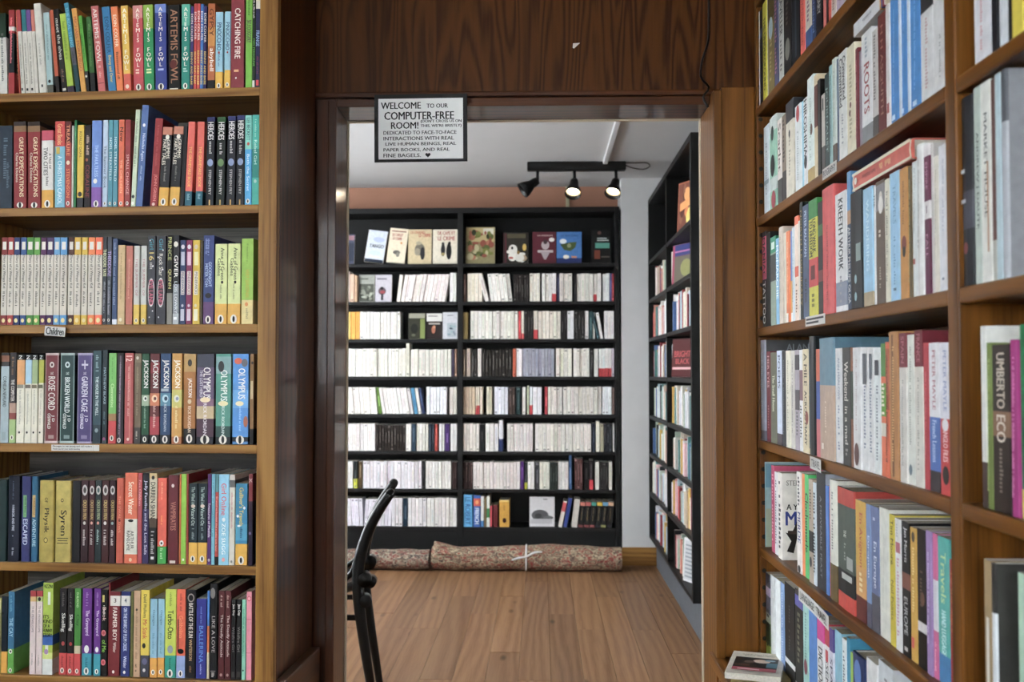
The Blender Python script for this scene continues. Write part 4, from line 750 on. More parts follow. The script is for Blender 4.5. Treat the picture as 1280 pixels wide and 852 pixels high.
# ------------------------------------------------------------------ the brown bookcase, row by row from the top, doorway end first
RIGHT = [
"""950.6 952.6 10 0 cfd0d0;;-
952.9 956.4 6 0 1b1e27;;R:.1:.9:.7:.8:4a5a78
956.7 961.2 -14 0 c6be32;;T:THE UNDERGROUND:.12:.85:2a2a18:.5
961.4 963 -14 0 c8c4bc;;-
963.2 971 -14 0 8a7a4b;.75:1:6a5a34;O:.5:.66:.35:b8ccd4|D:.1:.55:b8a878:.3
971.4 975.8 -22 0 5a5a78;;D:.1:.95:b07a90:.5
976 983 -22 0 b8b8b0;;T:TRAVELLER:.5:.98:4a4a4a:.6|D:.1:.45:5a5a5a:.4
983.3 993 -22 0 231f1d;;O:.5:.3:.3:8a8a80|D:.5:.9:6a645c:.3
993.4 1004 -30 0 1a2026;;R:.4:.6:.1:.9:3a4650
1004.4 1010 -40 0 d65b4a;;D:.1:.9:8a3428:.3
1010.4 1019 -45 0 c8c0b0;.0:.25:3a5a8a;D:.3:.95:8a6a78:.35
1019.3 1024 -50 0 2b3a5a;;D:.1:.9:6a80a8:.4
1024.3 1032 -55 0 1a1a22;;T:THE ROSARY:.3:.9:b8b4ac:.5
1032.3 1037 -60 0 c66b61;;-
1037.2 1040 -60 0 3a2324;;-
1040.2 1043.4 -60 0 c64b3a;;-
1043.7 1050 -70 0 c8b8b0;;D:.1:.9:8a7068:.3
1050.4 1060 -85 0 c0b0c0;;D:.1:.9:80608a:.3
1060.5 1078 -100 0 d0ccc8;;D:.1:.9:80787a:.3""",
"""957 964 154 0 c6ced2;;D:.2:.8:9098a0:.2|R:.1:.9:.33:.38:8a98a0
964.4 974 143 0 8db5a1;.84:1:bcc4be|.2:.34:b4bcb8;O:.5:.47:.3:20201e|O:.5:.82:.2:3a4a46|O:.6:.1:.3:983040;h
974.2 979.6 146 0 d8d0c8;.0:.3:4a4644;T:Scarlet:.4:.95:5a4844:.6
980 984.6 141 0 8a7a6a;.0:.35:3a3230;D:.4:.95:4a3a30:.5
985 994.8 123 0 cfc8b8;.79:1:34343a;D:.2:.7:a09888:.2|O:.5:.66:.1:2a2a2a
996.6 1003.8 128 0 dadedd;.85:1:d8dcdc;O:.5:.9:.28:b03038:1.6|D:.1:.75:a0a8a8:.2
1004 1007 124 0 9ac4d4;;-
1007.3 1012 119 0 dedede;;T:HIROSHIMA:.35:.98:1a1a1a:.8|O:.5:.28:.4:22282c
1012.3 1020.4 92 0 d6dfdb;.0:.14:b09860;O:.6:.5:.2:6a4a38|D:.2:.8:a8b8b0:.2
1020.8 1024.6 90 0 cfbf9f;.5:.9:6a3a30;-
1025 1028.6 96 0 221d1a;;-
1029 1034 115 0 c0b8b0;.0:.35:5a524e;R:.3:.7:.8:.95:3a3634
1034.3 1039.6 88 0 3a4a48;;T:JOURNALIST:.1:.95:98b0a8:.5
1040 1043.4 78 0 9ab6b6;;D:.1:.9:5a7a7a:.4
1043.7 1048.4 69 0 c8d0c8;.0:.2:6a5a50;D:.25:.9:98a898:.3
1048.7 1051.6 70 0 5a6a80;;-
1052 1062 60 0 dcdcd8;;T:Converted:.55:.95:32323a:.4:.7|T:Committed:.5:.95:32323a:.4:.3|D:.12:.45:9a9aa0:.2
1062.4 1072.6 52 0 d8d0b8;;D:.1:.9:b0a888:.3|O:.5:.45:.1:6a3a30|O:.4:.38:.1:6a3a30
1073 1076.6 56 0 7a2332;;D:.1:.9:b87078:.4
1077 1080.6 60 0 8a8088;;-
1081 1094.4 34 0 dedede;.0:.17:8a8c8e;T:ROOTS:.28:.72:9a3438:.5|D:.75:.95:a8b0b8:.25
1094.8 1101.6 32 0 c8c4c0;.0:.2:5a5654;D:.3:.95:7a7470:.35
1102 1111.6 11 0 6a2b29;;T:H H ASQUITH:.15:.9:a0786a:.4
1112 1116.6 0 0 d8d4d0;;R:.2:.8:.12:.2:a04a48
1117 1127.8 -10 0 3f86c0;;D:.15:.9:7ab0dc:.14|R:.3:.7:.03:.07:c8dcec
1128.2 1130.8 -12 0 c8d0d8;;-
1131 1138.6 -16 0 3f86c0;;D:.15:.9:7ab0dc:.16|R:.3:.7:.03:.07:c8dcec
1139 1141.8 -18 0 c8d0d8;;-
1142 1155.8 -24 0 3f86c0;;D:.15:.9:7ab0dc:.14|R:.3:.7:.03:.07:c8dcec
1156.2 1172 -30 0 d8d8d8;.76:.96:3a3a3c;D:.1:.7:c0a0a0:.2
1172.4 1190 -36 0 dcdcdc;.86:1:343436;D:.1:.5:b0b0b0:.14""",
"""954 958.6 289 0 22201f;.5:.95:c65672;T:MANIAC:.52:.94:2a1a20:.7|T:TATTOO:.04:.48:d8d8d8:.7
959 963.8 290 0 1a1a1b;;-
964.2 970.8 295 0 8a988a;.82:1:2b8a6b|.5:.8:3a3a38;R:.2:.8:.86:.94:d0dcd4
971 974.6 297 0 7fb0ce;;T:MONARCHIE:.3:.92:e0ecf0:.7
975 980.8 283 0 c6baac;;D:.2:.9:9a8e80:.2;h
981 983.6 290 0 cfc7b7;;-
984 987.8 288 0 dd7b3d;;D:.2:.9:f0c098:.3|R:.2:.8:.0:.1:e8e0d8
988 991 288 0 6a88bc;.0:.45:d0a060|.0:.1:e0dcd8;-
991.2 994.4 283 0 cfd7db;;D:.2:.9:90a0a8:.3
994.6 999 269 0 e2d0c2;.92:1:d86a3a|.42:.52:cf5a34;D:.05:.38:8a7060:.4
999.2 1001 275 0 d8d0c8;;-
1001.2 1004.6 250 0 1c2a24;;T:NORTH LEGENDARY:.1:.95:a88a48:.5
1005 1012 255 0 4b5b77;;T:PETER BALAKIAN:.55:.95:a8b8d0:.4|T:BLACK DOG:.15:.35:1a1e28:.5
1012.4 1023 248 0 c3bd44;.26:.5:c23b3b|.84:1:408a4a;T:LONG WALK:.55:.83:26241c:.36:.68|T:TO FREEDOM:.52:.83:26241c:.36:.3|R:.25:.75:.32:.44:6a2020|D:.05:.2:7a7420:.3
1023.4 1030 251 0 1d1a1b;.3:.4:7a3030|.7:.8:3a6a40;-
1030.6 1045.6 232 0 c64848;;D:.35:.7:9a2c30:.1|D:.1:.3:9a2c30:.1;h
1046 1060 239 0 dadada;.05:.25:8a90a0;T:KREETH WORK:.35:.95:44444a:.4|D:.05:.3:9a9aa0:.2
1060.4 1065.6 213 0 5a8fb6;.0:.65:3f5068|.62:.72:b08a68;T:ARTHUR PHILLIPS OLGA:.05:.6:c8c8c8:.6
1066 1080.6 238 0 22262a;;R:.55:.95:.4:.55:8a9a98|O:.5:.25:.1:90b0b8|O:.5:.1:.1:90b0b8;h
1081 1092.6 233 0 98bed6;.0:.12:a8987c;T:WANDERING:.3:.9:c8dce8:.3
1093 1096.6 231 0 dedede;;T:THE:.8:.95:4a4a4a:.6
1097 1108 224 0 6b5b4f;.76:.97:8a8688;O:.6:.86:.2:d0c8c0|O:.6:.8:.28:e0dcd8|D:.5:.6:c8bcac:.3|D:.1:.3:a89a8a:.2
1108.4 1114.4 222 0 d6d2c2;;D:.15:.9:8a8676:.3
1114.8 1126.8 213 0 98bed8;;T:TRAVELS:.6:.9:7098b8:.3|D:.1:.5:7098b8:.2|D:.04:.1:4a6a88:.3
1127.2 1137.6 208 0 bd883c;;O:.5:.42:.3:7a3420|O:.5:.36:.2:2a1c14|D:.55:.9:8a5a20:.2
1138 1142 206 0 6b5b3d;;D:.1:.9:a89860:.4
1142.4 1149.4 200 0 dee2e2;;D:.45:.95:98a0a4:.2|R:.3:.7:.24:.28:a83838
1149.8 1157.6 178 0 dadad8;;D:.3:.9:a8a8a8:.2;h
1158 1164.6 178 0 6a2b4b;.5:.62:dcd8d8|.92:1:dcd8d8;T:EMPIRE:.7:.88:b888a0:.4|T:FALL:.2:.44:b888a0:.4|F:1:.3:.7:.54:.59:6a2b4b
1165 1169.8 177 0 c8c4c0;;-
1170.2 1176 193 0 ded9ce;;D:.2:.9:b0a898:.2
1176.4 1189 178 0 e2e2e6;;D:.4:.9:b8bcc8:.16|D:.04:.12:9098a8:.3""",
"""949.5 957 425 0 9ca0ad;.0:.1:6a6a74;D:.2:.8:c8ccd4:.2;h;5a5a5c
957.4 962.8 439 0 7a2b3b;;T:HER EYES:.6:.95:d8b0b0:.5|D:.1:.4:b08080:.3
963.2 970.8 440 0 6a6a58;;T:The Small House:.35:.75:c8c8b0:.4
971 976.8 438 0 c6cede;.0:.12:4a4048;T:POEMS:.6:.95:4a5a78:.5
977 981.8 438 0 2b3038;;D:.1:.9:6a7078:.3
982.2 987.8 438 0 d6d2c2;;D:.15:.9:a8a490:.25
988 992.8 438 0 c6c2ba;;D:.15:.9:8a8678:.25
993.2 998.8 437 0 a89fa8;.8:.95:4a4448|.4:.6:5a5458;D:.1:.38:6a6468:.4
999.2 1002.8 437 0 dedede;.5:.8:8a6a70;D:.1:.45:30343a:.5
1003.2 1010.6 436 0 cfc3a5;;T:ACROSS MANY:.08:.6:2a2624:.4|T:A MILE:.65:.96:5a5040:.5|O:.7:.34:.25:8a3a2a
1011 1018.6 420 0 22262a;;R:.1:.3:.05:.95:4a5a64;h
1020 1024.6 436 0 c4633f;.35:.7:3a5aa0|.0:.35:c06a70;-
1025.2 1043 422 0 b19b8a;.61:1:6b8998;D:.2:.5:d0c0b0:.1|R:.2:.35:.08:.13:d8d0c8;h;5f7f90
1044 1052.6 435 0 d8d8d8;;T:ANN MARLOWE:.55:.92:9098a8:.3|D:.1:.5:9098a8:.25
1053 1062.6 434 0 4b4b49;;T:Weekend:.55:.88:d0ccc4:.5|T:in a mad:.18:.5:d0ccc4:.4|D:.05:.14:989490:.3
1063 1065.8 434 0 8a5a3d;.4:.8:3a4a3a;-
1066 1075.6 434 0 dadada;;D:.3:.9:c0b0b0:.16|O:.5:.12:.3:6a4a48:1.6
1076 1084.8 434 0 dedede;.82:.95:d8d8d8;D:.15:.8:9098a8:.35|R:.2:.8:.7:.95:5a5e68
1085.2 1092 434 0 dedede;;D:.15:.8:9098a8:.35|R:.3:.8:.75:.95:6a6e78
1092.4 1100.6 434 0 dfe3e3;;D:.1:.7:9098a0:.3|R:.2:.8:.78:.9:4a4e58
1101 1106.4 429 0 d26c3e;.45:.7:6a9a3d|.3:.4:d0ccc0|.75:1:5a8a4a;D:.45:.7:e8e0d0:.6
1106.8 1111 427 0 cf6436;.5:.95:b05a34;D:.1:.9:5a2a18:.4
1111.4 1122.4 414 0 b0804b;;R:.3:.5:.02:.98:7a5028|D:.1:.9:d0a870:.2
1124 1133 416 0 d2cec8;.77:1:7a2334;T:SPAIN:.8:.98:b06a78:.4|D:.1:.7:a8a49c:.2
1133.4 1142.6 418 0 dedfd8;;D:.25:.92:b0b0a8:.25|O:.5:.1:.25:7a8890
1143 1153.4 413 0 d6d2ca;.77:1:7a2334;T:FRANCE:.8:.98:b06a78:.4|D:.1:.7:a8a49c:.2
1153.8 1160.6 428 0 b02b39;;D:.2:.8:d87078:.25
1161 1174 428 0 e2e2e6;.14:.5:4b70ae|.0:.14:3a3438;T:PETER MAYLE:.55:.95:b07a88:.3|T:French Lessons:.2:.48:b8c8e0:.4
1174.4 1188 428 0 e2e2ea;.0:.5:bd3131;T:PETER MAYLE:.55:.95:a0a8c8:.3|T:ANGLO FILES:.22:.44:e8c8c8:.5|O:.5:.46:.3:e8e4e8:.8|O:.5:.13:.3:2a2422:1.2
1188.4 1190.6 407 0 3a66b2;.6:.8:9ab8dc|.0:.5:1b2028;-""",
"""952 955 576 0 8ab0bb;;-;;9ab4b4
963 966.6 581 0 bd4b70;;D:.1:.9:e0a0b0:.5
967 970.6 589 0 dadada;;D:.1:.9:7a7a84:.4
971 976 590 0 dedad2;;D:.1:.9:4a4a50:.5;;d8d4cc
994.5 1000 589 0 deDad6;;T:MERDE:.3:.6:3a4a80:.6|D:.65:.95:4a4a50:.4|O:.5:.04:.3:3a3a3a
1000.3 1004.2 591 0 dd813f;;-
1004.5 1009 592 0 52be72;;T:Clochemerle:.25:.82:16301e:.8
1009.3 1014 598 0 b5a595;.3:.5:302e2e;D:.6:.9:5a4a40:.4|O:.5:.2:.3:3a3a44
1014.3 1018 602 0 c8d0d6;;D:.1:.9:4a4e54:.6
1018.4 1030 590 0 3a3c40;;T:A MOVEABLE FEAST:.1:.8:8a8c90:.2;;a8acb4
1030.3 1033.4 606 0 4b80c4;;-
1033.7 1036 606 0 bd4b50;;-
1036.3 1045.6 599 0 dadace;.0:.3:6a5a34;D:.4:.9:9a9a90:.2;h
1046 1067 610 0 59635b;.86:1:b33b2b|.0:.13:bf3b28|.13:.32:22282a;T:THE:.6:.66:c8ccc4:.16|R:.6:.95:.35:.45:a8aca8|R:.3:.9:.25:.3:b8bcb8|D:.4:.55:98a098:.1;h
1067.4 1080 625 0 c6a042;.0:.2:6a2a24|.2:.45:c89a5a;T:En Avignon:.45:.9:b0542c:.4|D:.2:.4:e0d0a8:.3
1080.4 1086 629 0 7a90b5;.0:.2:5a5a6a;T:European:.35:.8:c8d4e4:.5
1086.4 1095.8 632 0 6b789e;.0:.3:5a5a62;T:En Europe:.35:.72:d8dce4:.5|D:.8:.95:c0c8d8:.4
1096.2 1109 634 0 dadad2;;D:.2:.8:c0c0b4:.06
1109.4 1115.8 642 0 c6b632;;T:Tim Moore:.62:.96:3a3618:.5|T:Nul Points:.2:.5:8a7a20:.5
1116.2 1123.8 647 0 dedede;;R:.15:.85:.74:.82:b06a78|D:.1:.7:c8a0b0:.35|D:.85:.96:b8b8c0:.3
1124.2 1134 651 0 1e1e20;.5:.62:8a5a4c;T:Jan Morris:.7:.96:d8d8d8:.45|T:EUROPE:.16:.44:c8c8c8:.45|R:.3:.7:.04:.07:d8d8d8
1134.4 1143 658 0 c69f42;;O:.5:.93:.25:4a3a28|D:.35:.85:e0cc90:.3|R:.2:.6:.1:.18:c0504a
1143.4 1154 660 0 231f1e;.26:.33:d8d4d4;O:.6:.5:.25:7a5a48|D:.4:.7:6a5a50:.3
1154.4 1160.8 662 0 9a80ae;;D:.2:.85:c8b8d4:.3
1161.2 1168 665 0 c6618f;.33:.68:d8d4d8;D:.05:.25:e8b0c8:.3
1168.4 1183 670 0 5aaea6;.0:.2:3a80b0;T:Travels:.55:.9:c8d8a0:.45|T:HAND LUGGAGE:.2:.5:d0e8e8:.4
1183.4 1190.6 698 0 a63139;;T:To the Stars:.45:.92:c87a48:.5
1191 1193.8 680 0 4b4b99;;T:COTSWOLD:.4:.9:a0a8d8:.7""",
"""951 960 713 0 5a5a6a;.2:.45:3a4a30|.45:.55:98a090|.75:.85:b0a0b8|.0:.2:8a9a40;D:.1:.6:1a1a20:.5
960.4 966 717 0 dee2e2;;R:.3:.7:.08:.12:4a4a4a
967 972.6 722 0 dee2e2;;R:.3:.7:.08:.12:4a4a4a
973 978 726 0 7a96bd;;D:.1:.9:b8c8dc:.3
978.4 990.6 729 0 22201f;.22:.27:cfcfcf;D:.35:.8:5a5654:.14
991 1000.6 736 0 2b2c27;.1:.15:c4c4c4|.85:.95:5a5aa0;D:.3:.8:7a7a68:.35
1001 1007.8 750 0 a0c6be;;D:.3:.9:6a908a:.25|O:.5:.4:.3:7a3a4a
1008.2 1017.8 756 0 4b80bd;;-
1018.2 1026.6 770 0 dadada;.8:1:c2318a;T:DICTIONARY:.2:.74:2a2a30:.6
1027 1033 775 0 dadada;.8:1:b03040;T:ESSENTIAL:.2:.74:4a4a50:.6|R:.2:.8:.66:.76:b03040
1033.3 1038 782 0 d0d0da;.8:1:5a4b8a;T:SPANISH:.2:.74:4a4a6a:.6
1038.4 1048.6 785 0 8ab6c6;;-
1049 1053.8 795 0 dee2e2;;D:.1:.9:5a6a78:.4
1054.2 1058.8 793 0 3b90ae;;-
1059.2 1062.6 812 0 9fbd50;;-
1063 1077.6 815 0 2b3a66;;O:.5:.85:.3:5a80b8|O:.5:.6:.26:dcdcdc;h
1079 1092 822 0 dadada;.7:.8:b03038;-
1093 1112 826 0 c8ccd0;;D:.1:.9:8a8a90:.2""",
]
RIGHT2 = {1: """1224 1245 -70 0 d8d8dc;;D:.1:.8:c08890:.14
1246 1252.6 -70 0 1c1e26;;-
1253 1266.6 -80 0 d4d8dc;;D:.1:.8:a0a4b0:.1
1267 1271.6 -90 0 1a1a1a;;-
1272 1286 -100 0 c8b83a;;-""",
2: """1206 1221 118 0 22242a;.3:.5:4a4a54;R:.05:.4:.6:.62:c0c4cc|R:.05:.45:.44:.46:c0c4cc|O:.4:.2:.2:8a4a48;h
1221.6 1229.6 100 0 b4beb6;;T:ANDREW J DAUTE:.2:.85:3a4640:.5
1230 1243 92 0 dcdcd6;;T:MARKET HOUSE:.25:.92:3a3a3a:.3|R:.6:.75:.15:.6:b08a68
1243.4 1248 95 0 6a4a44;.0:.2:b0b0a8;-
1248.4 1255.6 84 0 b4c6cc;;-
1256 1264 80 0 a4a6ac;.75:1:5c5e64;-;h;8f9196""",
3: """1226 1232.6 407 0 dcdcd8;.0:.25:4a3a38;-
1233 1239.6 428 0 7a8a4b;;D:.1:.9:a8b878:.3
1240 1262 430 0 3a302b;.45:.6:8a6a54;T:UMBERTO:.62:.95:c8bcae:.45|T:ECO:.42:.58:d8d0c4:.5|D:.1:.38:8a8278:.2
1263 1271 424 0 a02b7a;;D:.1:.9:d888b8:.3
1271.6 1284 405 0 1b7a4c;.0:.15:b8c050;-""",
4: """1226 1234.6 698 0 a08b68;;R:.3:.7:.2:.65:d8d4cc
1235 1241 702 0 3a3836;.2:.7:d0d4d8;-;h;4a4a46
1268 1284 716 0 a8c4b0;;-"""}
RROWS = [read_row(t) for t in RIGHT]; RROWS2 = {k: read_row(t) for k, t in RIGHT2.items()}
# ------------------------------------------------------------------ far bookcase: single books that stand out and covers turned to the front
for s in ("WELCOME", "TO OUR", "COMPUTER-FREE", "ROOM!", "(DON'T CROSS US ON", "THIS, WE'RE BRISTLY)", "DEDICATED TO FACE-TO-FACE", "INTERACTIONS WITH REAL", "LIVE HUMAN BEINGS, REAL",
          "PAPER BOOKS, AND REAL", "FINE BAGELS.", "Children", "BIOGRAPHY", "LANGUAGE", "TRAVEL", "STEPHEN CLARKE", "A YEAR IN THE", "MERDE", "LE ROBERT", "FRENCH", "TANGO", "DE CAPE ET", "LE GRAND", "LE CRIME",
          "BRIGHT", "BLACK", "ALAN ROSS", "PROVENCE", "Messages to our young and old readers", "Thank you for your understanding", "LA MAISON", "LE BATEAU"): want(s)
make_glyphs()
# ------------------------------------------------------------------ build the rows
def outline(a, w, h, lean):
    c, sn = math.cos(lean), math.sin(lean)
    P = [(0, 0), (w * c, -w * sn), (w * c + h * sn, -w * sn + h * c), (h * sn, h * c)]
    if lean > 0: P = [(x + w - w * c, z + w * sn) for x, z in P]
    return [(a + x, z) for x, z in P]
def span(P, z):
    xs = []
    for (xa, za), (xb, zb) in zip(P, P[1:] + P[:1]):
        if min(za, zb) - 1e-9 <= z <= max(za, zb) + 1e-9:
            if abs(za - zb) < 1e-9: xs += [xa, xb]
            else: xs.append(xa + (xb - xa) * (z - za) / (zb - za))
    return (min(xs), max(xs)) if xs else None
def clear(P, Q):
    best = -9.0
    for z in [v[1] for v in P] + [v[1] for v in Q]:
        a, b = span(P, z), span(Q, z)
        if a and b: best = max(best, a[1] - b[0])
    return best
def row(frame, rows, z, dep, shelf_text, group, side_of, maxh, xmin, xmax, scale_d=0.66, limd=0.205):
    rnd = random.Random(len(rows) * 31 + int(z * 100)); prev = []; n = 0
    rnd2 = random.Random(5)
    for (x0, x1, yt, le, base, bd, pr, fl_) in rows:
        n += 1
        fl = fl_.split(';')[0] if fl_ else ''; hard = 'h' in fl
        y = dep + rnd.uniform(-0.001, 0.003)
        a = frame.hit(x0, 465, y)[0]; b = frame.hit(x1, 465, y)[0]
        # heights and feet are read where the book stands
        zt = frame.hit((x0 + x1) / 2 + le, yt, y)[1]; h = max(0.10, min(maxh, zt - z - 0.0005))
        lean = math.atan2((frame.hit(x0 + le, yt, y)[0] - frame.hit(x0, 700 if z < 1.24 else 300, y)[0]), h) if le else 0.0
        if le: lean = math.atan2(frame.hit(x0 + le, 465, y)[0] - a, h)
        b = min(max(b, a + 0.0035), xmax)
        wd = (b - a) * math.cos(lean) * 0.985; hh = min(h / math.cos(lean) if lean else h, maxh)
        for _ in range(3):                       # stand clear of the neighbours already in place
            q = outline(0, wd, hh, lean); need = max([clear(pp_, q) for pp_ in prev[-4:]] + [xmin - min(v[0] for v in q)]) + 0.0003
            if need > a: a = need
            wd = max(0.0032, (b - a) * math.cos(lean) * 0.985)
        q = outline(a, wd, hh, lean)
        if max(v[0] for v in q) > xmax:
            if xmax - max(v[0] for v in outline(0, wd, hh, lean)) < a - 0.004: continue
            a = xmax - max(v[0] for v in outline(0, wd, hh, lean)); q = outline(a, wd, hh, lean)
        top_ = max(v[1] for v in q)
        if top_ > maxh: hh -= (top_ - maxh) / math.cos(lean); q = outline(a, wd, hh, lean)
        prev.append(q)
        d = min(limd - dep, max(0.105, hh * scale_d * rnd.uniform(0.96, 1.04)))
        cn = color_name(base); foot = [q for q in bd if q[0] < 0.01 and q[1] < 0.5]; head = [q for q in bd if q[1] > 0.99 and q[0] > 0.5]
        ex = ''
        if foot and color_name(foot[0][2]) != cn: ex = ' with ' + color_name(foot[0][2]) + ' foot'
        elif head and color_name(head[0][2]) != cn: ex = ' with ' + color_name(head[0][2]) + ' top'
        kind = 'hardback' if hard else ('gold-foil hardback' if 'f' in fl else 'paperback')
        if 'f' in fl: cn = 'shiny'; kind = 'gold-foil hardback'
        lab = f'{cn} {kind}{ex}, {shelf_text(n)}'
        ser = fl_.split(';')
        M = place(frame, a, y, z + 0.0004, lean, wd)
        make_book(M, wd, hh, d, base, bd, pr, hard, ser[1] if len(ser) > 1 and ser[1] else None, lab, group, 'f' in fl, rnd=rnd2)
def read_side(txt, rows):
    """a fifth field in the table is the colour of the book's sides"""
    out = []
    for ln, r in zip(txt.strip().split('\n'), rows):
        a = ln.split(';'); out.append(r[:7] + ((a[3] if len(a) > 3 else '') + ';' + (a[4] if len(a) > 4 else ''),))
    return out
zl = ZL + [ZLB]
for i, t in enumerate(LEFT):
    top = (zl[i - 1] - 0.0195 - zl[i] - 0.004) if i else 0.232
    row(LF, read_side(t, LROWS[i]), zl[i], 0.010, lambda n, i=i: f'{ordw(n)} from left on {NUM[i]} shelf of oak bookcase', "children's books in the oak bookcase", None, top, LW + 0.001, -0.0435)
zr = ZR + [ZRB]
for i, t in enumerate(RIGHT):
    top = (zr[i - 1] - 0.021 - zr[i] - 0.004) if i else 0.24
    if i == 1: top = min(top, 0.235)
    row(RF, read_side(t, RROWS[i]), zr[i], 0.006 if i < 4 else 0.012, lambda n, i=i: f'{ordw(n)} from doorway on {NUM[i]} row of brown bookcase', 'books in the brown bookcase by the doorway', None, top, 0.0225, XS0 - 0.001, 0.68, 0.23)
for i, t in RIGHT2.items():
    top = zr[i - 1] - 0.021 - zr[i] - 0.004
    row(RF, read_side(t, RROWS2[i]), zr[i], 0.006, lambda n, i=i: f'{ordw(n)} past middle upright, {NUM[i]} row of brown bookcase', 'books in the near bay of the brown bookcase', None, top, XS1 + .0005, XE, 0.68, 0.23)
print('books', NB[0])
# ------------------------------------------------------------------ books lying flat
def lying_book(frame, x0, x1, y, z, th, d, base, bands, prints, label, hard=True, group=None, yaw=0.0):
    """spine along the shelf: the standing book turned on its side"""
    L = x1 - x0
    M = frame.M @ Matrix.Translation((x0, y, z)) @ Matrix.Rotation(yaw, 4, 'Z') @ Matrix.Translation((0, 0, th)) @ Matrix.Rotation(R90, 4, 'Y')
    return make_book(M, th, L, d, base, bands, prints, hard, None, label, group)
RG = 'books in the brown bookcase by the doorway'
def ztop_under(i, xa, xb):
    """top of the tallest upright book on row i between two shelf positions"""
    best = zr[i]
    for o in COL.objects:
        if o.get('group') == RG and abs((RF.I @ o.matrix_world.translation).z - zr[i]) < 0.02:
            q = RF.I @ o.matrix_world.translation
            v = [RF.I @ o.matrix_world @ Vector(c) for c in o.bound_box]
            if max(p.x for p in v) > xa + .002 and min(p.x for p in v) < xb - .002: best = max(best, max(p.z for p in v))
    return best
a, b = RF.hit(1072, 220, .01)[0], RF.hit(1146, 190, .01)[0]
zz = ztop_under(2, a, b)
lying_book(RF, a, b, 0.004, zz + 0.0006, 0.030, 0.15, 'c4604f', [(0, .02, 'd8d0bc'), (.98, 1, 'd8d0bc')], [('R', .0, .16, .0, 1., 'd8d0bc'), ('R', .86, 1., .0, 1., 'd8d0bc'), ('D', .2, .45, '8a3a34', .2), ('D', .5, .7, 'd8b080', .3), ('O', .5, .08, .2, 'e0dcd0')],
           'coral red hardback lying across the standing books on the third row of brown bookcase', group=RG)
a, b = RF.hit(1073, 40, .01)[0], RF.hit(1112, 10, .01)[0]
zz = ztop_under(1, a, b)
if zz + .024 < zr[0] - .02:
    lying_book(RF, a, b, 0.002, zz + 0.0006, 0.022, 0.15, 'd4d4d6', [(.9, .94, '3a4a90'), (.94, 1, '8a2a3a'), (.86, .9, 'c89a40')], [('D', .3, .6, '8a8a94', .25)],
               'white paperback lying across the standing books on the second row of brown bookcase', False, RG)
# printed covers that show between the standing books
def cover_print(bk, w, d, h, items, name='front_cover_print'):
    p = Print(d, h, -0.0003)
    for q in items:
        k = q[0]
        if k == 'F': p.flat(q[1], q[2], q[3], q[4], q[5], hx(q[6]))
        elif k == 'R': p.rect(q[1], q[2], q[3], q[4], hx(q[5]))
        elif k == 'O': p.oval(q[1] * d, q[2], q[3] * d, q[4] * d, hx(q[5]), 16)
        elif k == 'G': p.put([(x * d, z * h) for x, z in q[1]], [tuple(range(len(q[1])))], hx(q[2]))
    o = props(p.m.build(name, INK, bk), kind='stuff')
    o.matrix_basis = Matrix(((0, -1, 0, w), (1, 0, 0, 0), (0, 0, 1, 0), (0, 0, 0, 1)))
    return o
def find(label_end):
    for o in COL.objects:
        if str(o.get('label', '')).endswith(label_end): return o
    return None
def dims(o):
    v = [Vector(c) for c in o.bound_box]; return max(c.x for c in v), max(c.y for c in v), max(c.z for c in v)
o = find('4th from doorway on fifth row of brown bookcase')
if o:
    W_, D_, H_ = dims(o)
    tower = [('G', [(.06, .32), (.16, .30), (.30, .50), (.42, .46), (.40, .12), (.30, .14), (.28, .3), (.2, .08), (.08, .1), (.16, .22)], '2c2622'), ('R', .1, .45, .3, .34, '4a3a30'), ('G', [(.30, .5), (.42, .46), (.6, .62), (.56, .66)], '2c2622'), ('G', [(.44, .1), (.54, .08), (.56, .4), (.46, .44)], '2c2622')]
    cover_print(o, W_, D_, H_, [('F', 'STEPHEN CLARKE', .08, .92, .86, .92, '98948c'), ('F', 'A YEAR IN THE', .08, .92, .58, .645, '24221f'), ('F', 'MERDE', .06, .94, .40, .56, '2c3c86')] + tower)
o = find(' 1st from doorway on fifth row of brown bookcase')
if o:
    W_, D_, H_ = dims(o)
    cover_print(o, W_, D_, H_, [('R', .01, .99, .0, .45, 'a3ae98'), ('R', .01, .99, .7, .98, '6f97a6'), ('F', 'PROVENCE', .12, .9, .50, .56, '3a3630'), ('R', .2, .8, .40, .41, '5a5a54')])
o = find(' 1st from doorway on fourth row of brown bookcase')
if o:
    W_, D_, H_ = dims(o)
    cover_print(o, W_, D_, H_, [('R', .02, .98, .02, .8, '4c4d50'), ('F', 'ALAN ROSS', .3, .95, .89, .96, '8c8f96'), ('G', [(.02, .8), (.3, .85), (.5, .3), (.02, .1)], '7d7d80')])
